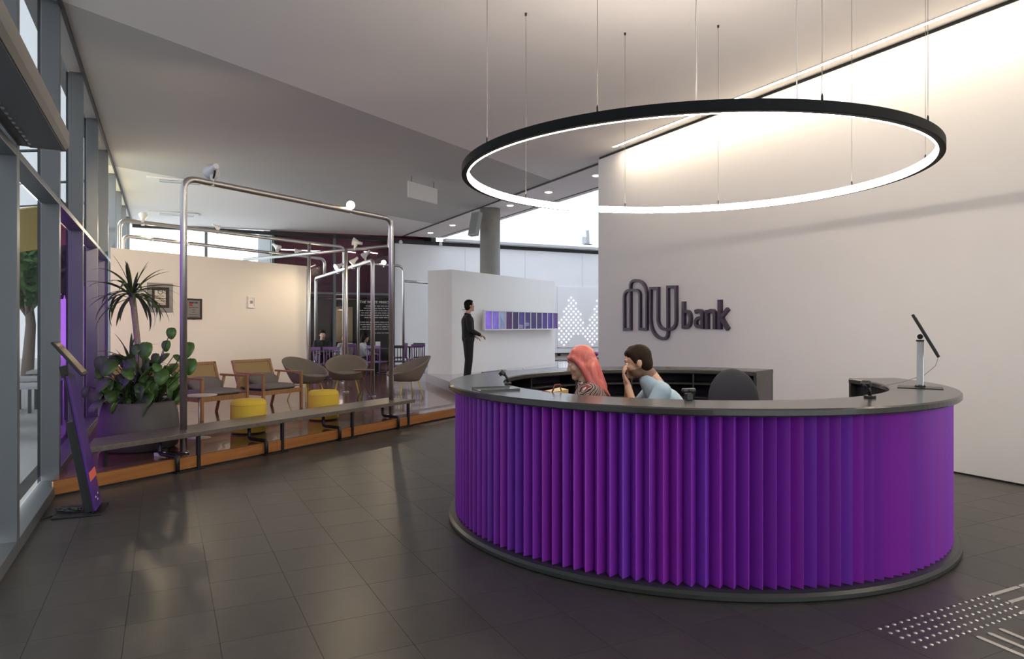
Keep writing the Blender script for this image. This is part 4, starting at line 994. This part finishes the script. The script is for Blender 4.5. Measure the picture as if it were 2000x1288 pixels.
def hand_into(b, wrist, R, k=1.0, curl=.5, side=1):
    """palm, four unequal bent fingers and a thumb; fingers run along local +x, palm faces local -z"""
    P = lambda x, y, z: Vector(wrist)+R@(Vector((x, y*side, z))*k)
    b.cap(P(.0, 0, 0), .024*k, P(.03, 0, 0), .025*k); b.ell(P(.055, 0, 0), (.048*k, .040*k, .016*k), R)
    for i, (y, ln) in enumerate(((.030, .070), (.010, .080), (-.011, .074), (-.030, .058))):
        a = 0; p = Vector((.092-.004*abs(i-1), y, 0)); r = .0095
        for j, f in enumerate((.45, .32, .26)):
            a += curl*(.6, 1.0, .7)[j]; q = p+Vector((math.cos(a), 0, -math.sin(a)))*ln*f
            b.cap(P(*p), r*k, P(*q), (r-.0012)*k, 8); p = q; r -= .0008
    b.cap(P(.025, .034, -.005), .013*k, P(.055, .058, -.016), .011*k, 8); b.cap(P(.055, .058, -.016), .0105*k, P(.084, .062, -.026-.02*curl), .009*k, 8)
def limb(b, pts, rs):
    for i in range(len(pts)-1): b.cap(pts[i], rs[i], pts[i+1], rs[i+1])
skin_l = mat('skin_light', (.52, .31, .22), .5, var=.06, scale=30); skin_m = mat('skin_tan', (.42, .24, .16), .5, var=.06, scale=30)
lip = mat('lips', (.30, .08, .07), .4); eye_w = mat('eye_white', (.6, .58, .55), .2); eye_d = mat('eye_dark', (.02, .012, .008), .15)
def eyes(P, R, parent, k=1.0, brow=None):
    for sy in (-1, 1):
        e = MB().ell(P(.077, sy*.031, .006), (.012*k,)*3, R, 12, 8).build('eye', eye_w, parent)
        MB().ell(P(.0855, sy*.031, .006), (.004*k, .0055*k, .0055*k), R, 10, 6).build('iris', eye_d, e)
        if brow: MB().cap(P(.092, sy*.016, .032), .0045*k, P(.084, sy*.048, .034), .003*k, 6).build('eyebrow', brow, parent)
def person(loc, rz, label, J, R, skin, cloth, trousers, hair_m, hairf, hand=None, lips=True, fine=.0075, brow=None, sleeve=1.0, collar=True, shoes=True, beard=None):
    """J joints in metres, person faces local +x; R head rotation"""
    t_ = thing('person', loc, label, 'person', rz)
    V = {k: Vector(v) for k, v in J.items()}
    b = MB()
    P = head_into(b, V['head'], R)
    b.cap(V['neck'], .056, V['head']+R@Vector((-.02, 0, -.06)), .052)
    b.cap(V['neck'], .06, V['chest'], .10)
    limb(b, [V['pelvis'], V['belly'], V['chest']], [.12, .11, .115])
    b.cap(V['sl'], .055, V['sr'], .055)
    for q in 'lr':
        limb(b, [V['s'+q], V['e'+q], V['w'+q]], [.052, .040, .026])
        limb(b, [V['h'+q], V['k'+q], V['a'+q]], [.085, .056, .040]); b.cap(V['a'+q]+Vector((-.02, 0, -.045)), .034, V['t'+q], .030)
        hr = (hand or {}).get(q); d = (V['w'+q]-V['e'+q]).normalized()
        Rh = hr[0] if hr else d.to_track_quat('X', 'Z').to_matrix()
        hand_into(b, V['w'+q], Rh, 1.0, hr[1] if hr else .45, 1 if q == 'r' else -1)
    me = fuse(b, 'body', fine, 3)
    lc = P(.095, 0, -.068)
    paint(me, [skin, lip, beard or skin], lambda c: 1 if (lips and (c-lc).length < .022 and abs((R.inverted()@(c-lc)).z) < .012) else (2 if beard and (R.inverted()@(c-V['head'])).z < -.045 and (R.inverted()@(c-V['head'])).z > -.14 and (c-V['head']).length < .16 and (c-lc).length > .018 else 0))
    bo_ = obj('body', me, t_)
    eyes(P, R, bo_, 1.0, brow)
    b = MB()                                      # top
    limb(b, [V['pelvis'], V['belly'], V['chest']], [.138, .130, .135])
    b.cap(V['sl'], .070, V['sr'], .070); b.cap(V['chest'], .125, V['neck']+Vector((0, 0, -.05)), .075)
    for sgn in (-1, 1): b.cap(V['pelvis']+Vector((0, sgn*.06, .03)), .125, V['chest']+Vector((0, sgn*.07, .02)), .118)
    for q in 'lr':
        w_ = V['e'+q].lerp(V['w'+q], .9*sleeve) if sleeve > .3 else V['s'+q].lerp(V['e'+q], .8)
        limb(b, [V['s'+q], V['e'+q], w_] if sleeve > .3 else [V['s'+q], w_], [.070, .056, .042])
    sh_ = fuse(b, 'shirt', .011, 4); sh_.materials.append(cloth); obj('shirt', sh_, t_)
    if collar:
        n_ = V['neck']+Vector((0, 0, .0)); ax_ = (V['head']-V['neck']).normalized(); M = ax_.to_track_quat('Z', 'Y').to_matrix()
        MB().lathe([(.064, -.03), (.072, -.03), (.070, .012), (.064, .012)], 20, n_, M).build('collar', cloth, t_)
    b = MB(); b.cap(V['hl'], .115, V['hr'], .115); b.cap(V['pelvis'], .13, V['pelvis']+Vector((0, 0, .02)), .13)
    for q in 'lr': limb(b, [V['h'+q], V['k'+q], V['a'+q]+Vector((0, 0, -.02))], [.105, .078, .062])
    tr_ = fuse(b, 'trousers', .012, 4); tr_.materials.append(trousers); obj('trousers', tr_, t_)
    if shoes:
        for q in 'lr':
            b = MB(); b.cap(V['a'+q]+Vector((-.03, 0, -.05)), .042, V['t'+q], .040); b.box((V['a'+q]+V['t'+q])/2+Vector((0, 0, -.065+.0)), (.02, .02, .01))
            me_ = fuse(b, 'shoe', .012, 2); me_.materials.append(black); obj('shoe', me_, t_)
    b = MB(); hairf(b, P, R); hm = fuse(b, 'hair', .009, 9); hm.materials.append(hair_m); obj('hair', hm, t_)
    return t_
def seated(z=.52, lean_=0.0, **over):
    J = dict(pelvis=(0, 0, z+.09), belly=(.01+lean_*.3, 0, z+.24), chest=(.0+lean_*.75, 0, z+.42), neck=(.02+lean_, 0, z+.565), head=(.05+lean_*1.2, 0, z+.70),
             sl=(-.01+lean_*.85, .17, z+.49), sr=(-.01+lean_*.85, -.17, z+.49), el=(.10+lean_, .24, z+.24), er=(.10+lean_, -.24, z+.24), wl=(.33+lean_, .15, z+.22), wr=(.33+lean_, -.15, z+.22),
             hl=(.02, .09, z+.07), hr=(.02, -.09, z+.07), kl=(.43, .11, z+.04), kr=(.43, -.11, z+.04), al=(.40, .10, z-.40+.10), ar=(.40, -.10, z-.40+.10), tl=(.54, .11, z-.46+.10), tr=(.54, -.11, z-.46+.10))
    J.update(over); return J
def short_hair(b, P, R):
    b.ell(P(-.022, 0, .045), (.100, .083, .092), R); b.ell(P(-.055, 0, -.01), (.062, .076, .085), R); b.cap(P(.045, -.042, .088), .026, P(.045, .042, .088), .026); b.cap(P(.066, 0, .082), .022, P(.02, 0, .112), .026)
    for sy in (-1, 1): b.cap(P(.0, sy*.068, .05), .022, P(.01, sy*.074, -.0), .012)
def long_hair(b, P, R):
    b.ell(P(-.022, 0, .036), (.106, .088, .098), R); b.ell(P(-.065, 0, -.04), (.062, .084, .12), R)
    b.cap(P(.070, -.045, .052), .018, P(.074, .045, .052), .018); b.cap(P(.0, 0, .100), .036, P(.074, .0, .055), .022); b.cap(P(.02, -.04, .09), .03, P(.07, -.03, .05), .018); b.cap(P(.02, .04, .09), .03, P(.07, .03, .05), .018)
    for sy in (-1, 1):
        b.cap(P(.045, sy*.064, .055), .020, P(.012, sy*.080, .01), .020); b.cap(P(.012, sy*.080, .01), .022, P(-.022, sy*.086, -.08), .028); b.cap(P(-.022, sy*.086, -.08), .030, P(-.040, sy*.090, -.20), .026); b.cap(P(-.04, sy*.090, -.20), .026, P(-.015, sy*.080, -.27), .012)
        b.cap(P(-.06, sy*.07, -.05), .042, P(-.085, sy*.075, -.24), .028)
    b.cap(P(-.09, 0, -.02), .045, P(-.115, 0, -.23), .034); b.cap(P(-.10, .03, -.2), .03, P(-.145, .05, -.30), .010); b.cap(P(-.10, -.04, -.2), .03, P(-.135, -.06, -.29), .010)
black_cloth = mat('black_cloth', (.008, .008, .009), .85, var=.3, scale=40); dark_jeans = mat('dark_jeans', (.015, .018, .03), .9, var=.2)
hair_dark = mat('hair_dark', (.008, .006, .004), .7, var=.4, scale=60, stretch=(1, 1, .1), spec=.15); hair_brown = mat('hair_brown', (.016, .008, .004), .7, var=.4, scale=60, spec=.15)
hair_pink = mat('hair_pink', (.47, .105, .085), .42, var=.45, scale=45, stretch=(3, 3, .25), bump=.3)
def striped():
    m = bpy.data.materials.new('striped_top'); m.use_nodes = True; N = m.node_tree.nodes; L = m.node_tree.links; b = N['Principled BSDF']
    tc = N.new('ShaderNodeTexCoord'); wv = N.new('ShaderNodeTexWave'); wv.inputs['Scale'].default_value = 17; wv.inputs['Distortion'].default_value = 5.5; wv.inputs['Detail'].default_value = 1; wv.bands_direction = 'DIAGONAL'; L.new(tc.outputs['Object'], wv.inputs[0])
    cr = N.new('ShaderNodeValToRGB'); cr.color_ramp.interpolation = 'CONSTANT'; e = cr.color_ramp.elements; e[0].color = (.015, .014, .015, 1); e[1].position = .5; e[1].color = (.55, .52, .46, 1)
    x = e.new(.80); x.color = (.22, .03, .025, 1); L.new(wv.outputs[0], cr.inputs[0]); L.new(cr.outputs[0], b.inputs['Base Color']); b.inputs['Roughness'].default_value = .85; return m
# woman with pink hair, seated, profile towards the left
wh = at(1138, 704, 5.30)
Jw = seated(z=wh.z-.70-.02, lean_=.06)
person(Vector((wh.x+.11, 5.33, 0)), math.radians(172), 'woman with long pink hair in a striped top seated behind the desk', Jw, Rxyz(0, math.radians(16), 0), skin_l, striped(), dark_jeans, hair_pink, long_hair, brow=mat('brow_pink', (.25, .08, .06), .6), collar=False)
def stool(p, z, label):
    t_ = thing('stool', p, label, 'stool'); MB().lathe([(0, z-.07), (.17, z-.07), (.19, z-.05), (.19, z-.02), (.17, z), (0, z)], 30).build('seat', navy, t_)
    MB().lathe([(.025, .03), (.025, z-.07)], 14).build('column', dark_metal, t_); MB().lathe([(0, 0), (.22, 0), (.22, .012), (.03, .03), (0, .03)], 30).build('base', dark_metal, t_)
stool(Vector((wh.x+.11, 5.33, 0)), Jw['pelvis'][2]-.125, 'round navy stool under the woman with pink hair')
# man leaning forward, hand at his mouth
mh = at(1240, 708, 5.32); mz = .46
J2 = seated(z=mz)
hx = .0
J2.update(pelvis=(-.42, 0, mz+.20), belly=(-.33, 0, mz+.33), chest=(-.19, 0, mz+.52), neck=(-.065, 0, 1.215), head=(.02, 0, 1.305), sl=(-.14, .19, 1.10), sr=(-.14, -.19, 1.10),
          er=(.06, -.24, .86), wr=(.085, -.09, 1.12), el=(.03, .26, .84), wl=(.10, .07, 1.13), hl=(-.40, .09, mz+.18), hr=(-.40, -.09, mz+.18), kl=(.03, .14, mz+.12), kr=(.03, -.14, mz+.12), al=(-.02, .13, .10), ar=(-.02, -.13, .10), tl=(.12, .14, .045), tr=(.12, -.14, .045))
dz = mh.z-1.305
for k in ('chest', 'neck', 'head', 'sl', 'sr', 'el', 'er', 'wl', 'wr', 'belly'): J2[k] = (J2[k][0], J2[k][1], J2[k][2]+dz)
up_r = Matrix(((.35, 0, .94), (0, 1, 0), (.94, 0, -.35)))     # fingers up, palm towards the face
blue_shirt = mat('blue_shirt', (.30, .40, .47), .85, var=.1, scale=50)
person(Vector((mh.x+.04, 5.32, 0)), math.radians(176), 'man in a light blue shirt leaning forward with hands at his mouth', J2, Rxyz(0, math.radians(14), math.radians(-8)), skin_m, blue_shirt, dark_jeans, hair_brown, short_hair, hand={'l': (up_r, .55), 'r': (up_r, .55)}, brow=hair_brown, sleeve=.25, collar=False, beard=mat('beard', (.16, .085, .055), .7, var=.3, scale=80))
stool(Vector((mh.x+.04+.42, 5.29, 0)), mz+.20-.135, 'round navy stool under the man in blue')
# standing man in black
feet = at(915, 752, 14.5)
JS = dict(pelvis=(0, 0, .95), belly=(-.005, 0, 1.10), chest=(-.015, 0, 1.30), neck=(-.01, 0, 1.455), head=(.025, 0, 1.625), sl=(-.02, .165, 1.38), sr=(-.02, -.165, 1.38), el=(-.03, .24, 1.10), er=(.0, -.24, 1.12), wl=(.18, .22, .99), wr=(.22, -.16, 1.02),
          hl=(0, .09, .92), hr=(0, -.09, .92), kl=(.02, .095, .50), kr=(.0, -.095, .50), al=(-.03, .10, .095), ar=(-.04, -.10, .095), tl=(.12, .12, .04), tr=(.11, -.12, .04))
person(Vector((-.91, 14.5, DAIS)), math.radians(14), 'man in black clothes standing before the white display wall', JS, Rxyz(0, math.radians(-8), math.radians(20)), skin_l, black_cloth, black_cloth, hair_dark, short_hair, fine=.009, sleeve=1.0)

# ================================================================== CAFE BY THE GLASS FRONT
purp = mat('purple_lacquer', (.145, .055, .19), .45, var=.08, rnd=.12); darkp = mat('dark_lacquer', (.02, .014, .022), .45, var=.1)
def cafe_chair(m, label):
    t_ = thing('cafe_chair', (0, 0, DECK), label, 'chair', 0, 'spindle chairs in the cafe')
    MB().box((0, 0, .45), (.42, .42, .035)).build('seat', m, t_, bevel=.008)
    for sx in (-1, 1):
        MB().tube([(sx*.18, -.18, .44), (sx*.20, -.20, 0)], .017, 8).build('leg', m, t_); MB().tube([(sx*.19, .19, .86), (sx*.18, .18, .44), (sx*.20, .23, 0)], .018, 8).build('leg', m, t_)
        MB().tube([(sx*.188, -.188, .2), (sx*.19, .20, .2)], .010, 6).build('stretcher', m, t_)
    MB().box((0, .195, .85), (.42, .028, .075)).build('top_rail', m, t_, bevel=.006)
    for k in range(4): MB().tube([(-.115+.077*k, .18, .46), (-.115+.077*k, .192, .83)], .010, 6).build('spindle', m, t_)
    return t_
c1 = cafe_chair(purp, 'first purple spindle chair, partly behind the partition end'); c2 = cafe_chair(darkp, 'dark spindle chair beside the tall pole, before the white wall')
def put(c, px, Y, rz, label=None, first=False):
    p = Vector(((px-1000)/F*Y, Y, DECK))
    if first: c.location = p; c.rotation_euler = (0, 0, rz); return c
    return copy_tree(c, p, rz, label)
put(c1, 612, 17.4, PI+.1, first=True); put(c1, 652, 17.6, PI-.1, 'second purple spindle chair, behind the middle tub chair'); put(c1, 706, 20.5, PI/2+.1, 'purple spindle chair under the woman in white'); put(c1, 629, 18.95, .37, 'purple spindle chair under the cafe guest in black'); put(c1, 676, 20.05, 3.77, 'purple spindle chair under the cafe guest in beige')
put(c1, 736, 18.6, PI-.3, 'purple spindle chair just right of the thin frame post'); put(c1, 780, 21.0, -1.2, 'purple spindle chair across the table, under the glass lettering'); put(c1, 812, 20.0, PI+.5, 'purple spindle chair beside the white display wall')
put(c2, 776, 18.8, PI, first=True); put(c2, 826, 21.2, PI-.5, 'dark spindle chair farthest right, against the white back wall')
def cafe_table(px, Y, label):
    t_ = thing('cafe_table', Vector(((px-1000)/F*Y, Y, DECK)), label, 'table', .3, 'cafe tables')
    MB().box((0, 0, .735), (.75, .75, .03)).build('table_top', darkp, t_, bevel=.005); MB().lathe([(.03, .02), (.03, .72)], 12).build('column', dark_metal, t_); MB().box((0, 0, .012), (.45, .45, .024)).build('base', dark_metal, t_)
cafe_table(634, 18.35, 'dark square cafe table before the cafe guest in black'); cafe_table(742, 20.3, 'dark square cafe table where the woman in white sits'); cafe_table(800, 22.2, 'dark square cafe table near the white back wall')
def small_person(px, Y, hy, rz, label, cloth, hair_m, skin, hairf):
    p = at(px, hy, Y); J = seated(z=p.z-.70-DECK, lean_=.05)
    return person(Vector((p.x, p.y, DECK)), rz, label, J, Rxyz(0, .2, 0), skin, cloth, black_cloth, hair_m, hairf, fine=.014, collar=False, shoes=False)
pale = mat('pale_shirt', (.55, .57, .62), .85, var=.08); beige = mat('beige_top', (.32, .28, .24), .85, var=.1)
small_person(629, 18.9, 654, -1.2, 'cafe guest in black with pale face near the partition', black_cloth, hair_brown, skin_l, short_hair)
small_person(706, 20.5, 660, .1, 'dark haired woman in white drinking at a cafe table', pale, hair_dark, skin_m, long_hair)
small_person(676, 20.0, 660, 2.2, 'cafe guest in beige seen from behind beside a pole', beige, hair_dark, skin_m, short_hair)
# menu holder, cup
p = at(738, 688, 20.2); t_ = thing('menu_stand', Vector((p.x, p.y, DECK+.75)), 'small white menu stand on the cafe table', 'menu'); MB().box((0, 0, .10), (.14, .01, .2), .2).build('card', white_paint, t_); MB().box((0, 0, .006), (.15, .07, .012), .2).build('foot', white_paint, t_)
cup = tag(MB().lathe([(0, 0), (.025, 0), (.038, .09), (.040, .10), (.036, .10), (.024, .01), (0, .01)], 20).build('cup', white_paint), 'white paper cup beside the menu stand on the cafe table', 'cup'); cup.location = Vector((p.x-.18, p.y+.1, DECK+.75))
# lettering on the glass
gt = thing('glass_lettering', uv(UB-.02, 6.6, 1.9), 'white printed title and text block on the smoked glass', 'lettering')
let = mat('lettering_white', (.72, .68, .66), .6, emit=None)
fc = bpy.data.curves.new('title', 'FONT'); fc.body = 'THE WHITE MIRROR'; fc.size = .125; fc.align_x = 'RIGHT'; fc.extrude = .002; fc.materials.append(let)
fq = bpy.data.objects.new('tmp_title', fc); C.objects.link(fq); fme = bpy.data.meshes.new_from_object(fq.evaluated_get(bpy.context.evaluated_depsgraph_get())); bpy.data.objects.remove(fq)
fo = bpy.data.objects.new('title_text', fme); C.objects.link(fo); fo.parent = gt; fo.matrix_parent_inverse = RM[gt.name].inverted()
fo.location = uv(UB-.085, 7.36, 2.36); fo.rotation_euler = (PI/2, 0, VANG)
rt = random.Random(3); n_l = 0
for k in range(12):
    if k == 6: continue
    v = 7.36; z = 2.26-k*.083; n_l += 1
    ln = .85+.3*rt.random() if k < 11 else .7
    if k == 11: z -= .06
    m = MB(); x = 0
    while x < ln:
        w_ = rt.uniform(.06, .2); m.box(uv(UB-.083, v-x-w_/2, z), (.004, w_-.025, .032), UANG); x += w_
    m.build('text_line', mat('lettering_dim', (.36, .33, .33), .6), gt, True)
# cafe interior: counter, door, light lines
kt = thing('kitchen_door', uv(UB+3.3, 4.9, DECK), 'black doorway behind the smoked glass', 'door'); MB().box((0, 0, 1.05), (.06, 1.0, 2.1), UANG).build('leaf', black, kt); MB().box((0, 0, 2.13), (.08, 1.1, .06), UANG).build('head', dark_metal, kt)
wb = thing('menu_board', uv(UB+3.2, 6.4, .9), 'lit pale poster behind the smoked glass', 'poster'); MB().box((0, 0, .7), (.04, .7, 1.4), UANG).build('board', mat('poster_olive', (.36, .33, .18), .7, var=.4, scale=3), wb); MB().box((-.03, 0, .7), (.02, .76, 1.46), UANG).build('frame', dark_metal, wb)
le = emat('tube_light', (1.0, .9, .8), 5)
for i, (va, vb, ua, ub, z, lab) in enumerate(((3.6, 5.2, .5, .5, 4.2, 'long tube light behind the upper smoked glass, nearest the partition'), (5.6, 6.3, .4, .9, 4.25, 'slanting tube light behind the upper smoked glass'), (6.5, 7.1, .4, .8, 4.25, 'short tube light behind the upper smoked glass near the tall pole'))):
    q0_, q1_ = uv(UB+ua, va, z), uv(UB+ub, vb, z); t_ = thing('tube_light', (q0_+q1_)/2, lab, 'lamp', 0, 'tube lights behind the glass')
    MB().tube([q0_, q1_], .018, 8).build('tube', le, t_, True); MB().tube([(q0_+q1_)/2, (q0_+q1_)/2+Vector((0, 0, .66))], .008, 6).build('hanger', dark_metal, t_, True)
kl = bpy.data.lights.new('kitchen_lamp', 'POINT'); kl.energy = 22; kl.color = (1, .85, .7); kl.shadow_soft_size = .2
klo = bpy.data.objects.new('kitchen_lamp_light', kl); C.objects.link(klo)
kth = thing('pendant_lamp', uv(UB+2, 6.0, 2.15), 'small pendant lamp in the kitchen behind the glass', 'lamp'); MB().lathe([(.02, .16), (.04, .15), (.12, .0), (.11, .0), (.03, .14)], 20).build('shade', white_paint, kth); MB().tube([(0, 0, .16), (0, 0, .40)], .006, 6).build('cord', black, kth); klo.parent = kth; klo.location = (0, 0, -.03)

# ================================================================== CEILING FITTINGS
def slot_vent(px, py, label, ln):
    z = 4.74; p = at(px, py, F*(z-EYE)/(YH-py)); zz = zc(p.x, p.y)
    t_ = thing('ceiling_vent', Vector((p.x, p.y, zz)), label, 'vent', VANG, 'slot vents in the far ceiling')
    MB().box((0, 0, -.02), (ln, .48, .04)).build('frame', white_paint, t_, bevel=.006)
    for q in range(2): MB().box((ln*.06, -.10+.2*q, -.042), (ln*.7, .12, .004)).build('slot', black if q < 1 else mat('slot_grey', (.3, .3, .3), .6), t_)
slot_vent(345, 352, 'white slot vent in the ceiling nearer the grey band', 1.15); slot_vent(340, 417, 'white slot vent in the ceiling farther from the grey band', 1.25)
hp0 = Vector(((797-1000)/F*15.0, 15.0, 0)); e_ = Vector((EX, EY, 0))
t_ = thing('hanging_panel', hp0+e_*.52+Vector((0, 0, 4.52)), 'plain white rectangular panel hanging below the grey ceiling band', 'panel', SANG)
MB().box((0, 0, 0), (1.04, .03, .345)).build('panel', white_paint, t_); 
for sx in (-1, 1): MB().tube([(sx*.4, 0, .17), (sx*.4, 0, .34)], .006, 6).build('hanger', dark_metal, t_)
# speaker panel on the column, flood bar in the atrium
sp = at(928, 438, 18.9); t_ = thing('speaker_panel', sp, 'grey tilted speaker panel fixed beside the concrete column', 'speaker', .5)
MS = Rxyz(0, .22, .3); MB().box((0, 0, 0), (.14, .30, .66), M=MS).build('cabinet', mat('speaker_grey', (.33, .32, .31), .5), t_, bevel=.01); MB().box(MS@Vector((-.072, 0, 0)), (.006, .26, .6), M=MS).build('grille', mat('speaker_mesh', (.22, .22, .22), .7), t_)
MB().tube([(.05, .05, .12), (.2, .25, .12), (.30, .50, .12)], .02, 8).build('arm', steel, t_); MB().tube([(.05, .05, -.12), (.2, .25, -.1), (.30, .50, -.1)], .02, 8).build('arm', steel, t_)
t_ = thing('flood_bar', at(1148, 478, 28.0), 'grey upright lamp bar on the ledge below the clerestory', 'lamp', .3); MB().box((0, 0, .29), (.10, .10, .56), M=Rxyz(0, -.06, 0)).build('bar', mat('bar_grey', (.45, .46, .48), .5), t_); MB().box((-.14, 0, .16), (.2, .05, .3)).build('bracket', mat('bar_pale', (.6, .62, .65), .5), t_); MB().box((0, 0, .01), (.3, .16, .02)).build('foot', dark_metal, t_)
for px, lab in ((785, 'tiny white security camera at the top left of the back wall'), (878, 'tiny white security camera on the back wall head left of the column')):
    p = at(px, 470, F*(4.66-EYE)/(YH-470)); q = uv(UB-.06, p.x*DY-p.y*DX, 4.66)
    t_ = thing('security_camera', q, lab, 'camera', UANG, 'security cameras'); MB().ell((0, 0, -.05), (.07, .07, .07)).build('dome', lamp_w, t_); MB().box((.01, 0, .01), (.1, .08, .03)).build('bracket', lamp_w, t_)

# ================================================================== OUTSIDE THE WINDOWS
lf = mat('tree_leaf', (.10, .20, .05), .6, var=.4, scale=4); 
def tree(p, h_, r, label, sd):
    t_ = thing('tree', p, label, 'tree', 0, 'trees outside'); rr_ = random.Random(sd)
    MB().tube([(0, 0, 0), (.08, .05, h_*.35), (-.05, .1, h_*.6)], [.16, .12, .07], 10).build('trunk', bark, t_)
    for k in range(5): a = k*1.3; MB().tube([(0, .05, h_*.4), (r*.5*math.cos(a), r*.5*math.sin(a), h_*.68)], [.06, .025], 6).build('branch', bark, t_)
    m = MB(); vs = []; fs = []
    for k in range(2600):
        d = Vector((rr_.gauss(0, 1), rr_.gauss(0, 1), rr_.gauss(0, 1))).normalized()*r*(rr_.random()**.4); c = Vector((0, 0, h_*.72))+Vector((d.x, d.y, d.z*.8))
        a = Vector((rr_.gauss(0, 1), rr_.gauss(0, 1), rr_.gauss(0, 1))).normalized(); b = a.orthogonal(); q = .09+.07*rr_.random(); i = len(vs)
        vs += [c-a*q, c+b*q*.45, c+a*q, c-b*q*.45]; fs.append([i, i+1, i+2, i+3])
    m.add(vs, fs); o = m.build('foliage', lf, t_); o['kind'] = 'stuff'
tree(Vector((at(52, 634, 19.0).x, 19.0, -.02)), 4.6, 1.5, 'green tree seen through the near window', 4); tree(Vector((at(20, 634, 27.0).x, 27.0, -.02)), 6.0, 2.2, 'larger tree farther along outside the windows', 9)
t_ = thing('awning', uv(17.5, -2.6, 0), 'yellow awning on a steel pergola outside the window', 'awning')
pa = [uv(14.5, -1.5, 3.75), uv(20.5, -1.5, 3.75), uv(20.5, -3.6, 3.25), uv(14.5, -3.6, 3.25)]
aw = MB().add(pa+[q+Vector((0, 0, .02)) for q in pa], [[3, 2, 1, 0], [4, 5, 6, 7], [0, 1, 5, 4], [1, 2, 6, 5], [2, 3, 7, 6], [3, 0, 4, 7]]).build('canvas', mat('yellow_canvas', (.92, .68, .20), .8, var=.08), t_, True)
for u in (14.5, 17.5, 20.4):
    MB().tube([uv(u, -3.6, 0), uv(u, -3.6, 4.4), uv(u, -1.4, 4.7)], .03, 8).build('pergola_post', post_grey, t_, True)
MB().tube([uv(12.0, -1.6, 3.72), uv(21, -1.6, 3.72)], .03, 8).build('pergola_rail', post_grey, t_, True)
for k, u in enumerate((12.0, 13.6, 15.6)):
    t_ = thing('outdoor_table', uv(u, -1.85, -.02), ('nearest', 'second', 'third')[k]+' pale outdoor table beyond the window glass', 'table', UANG, 'tables outside')
    MB().box((0, 0, .74), (.8, .8, .04)).build('table_top', mat('table_pale', (.6, .61, .62), .5), t_)
    for sx in (-1, 1):
        for sy in (-1, 1): MB().box((sx*.35, sy*.35, .36), (.05, .05, .72)).build('leg', post_grey, t_)
    t_ = thing('outdoor_bench', uv(u+.0, -2.6, -.02), ('nearest', 'second', 'third')[k]+' pale outdoor bench beyond the window glass', 'bench', UANG, 'benches outside')
    MB().box((0, 0, .44), (1.2, .32, .04)).build('seat', mat('table_pale', (.6, .61, .62), .5), t_)
    for sx in (-1, 1): MB().box((sx*.5, 0, .21), (.05, .28, .42)).build('leg', post_grey, t_)
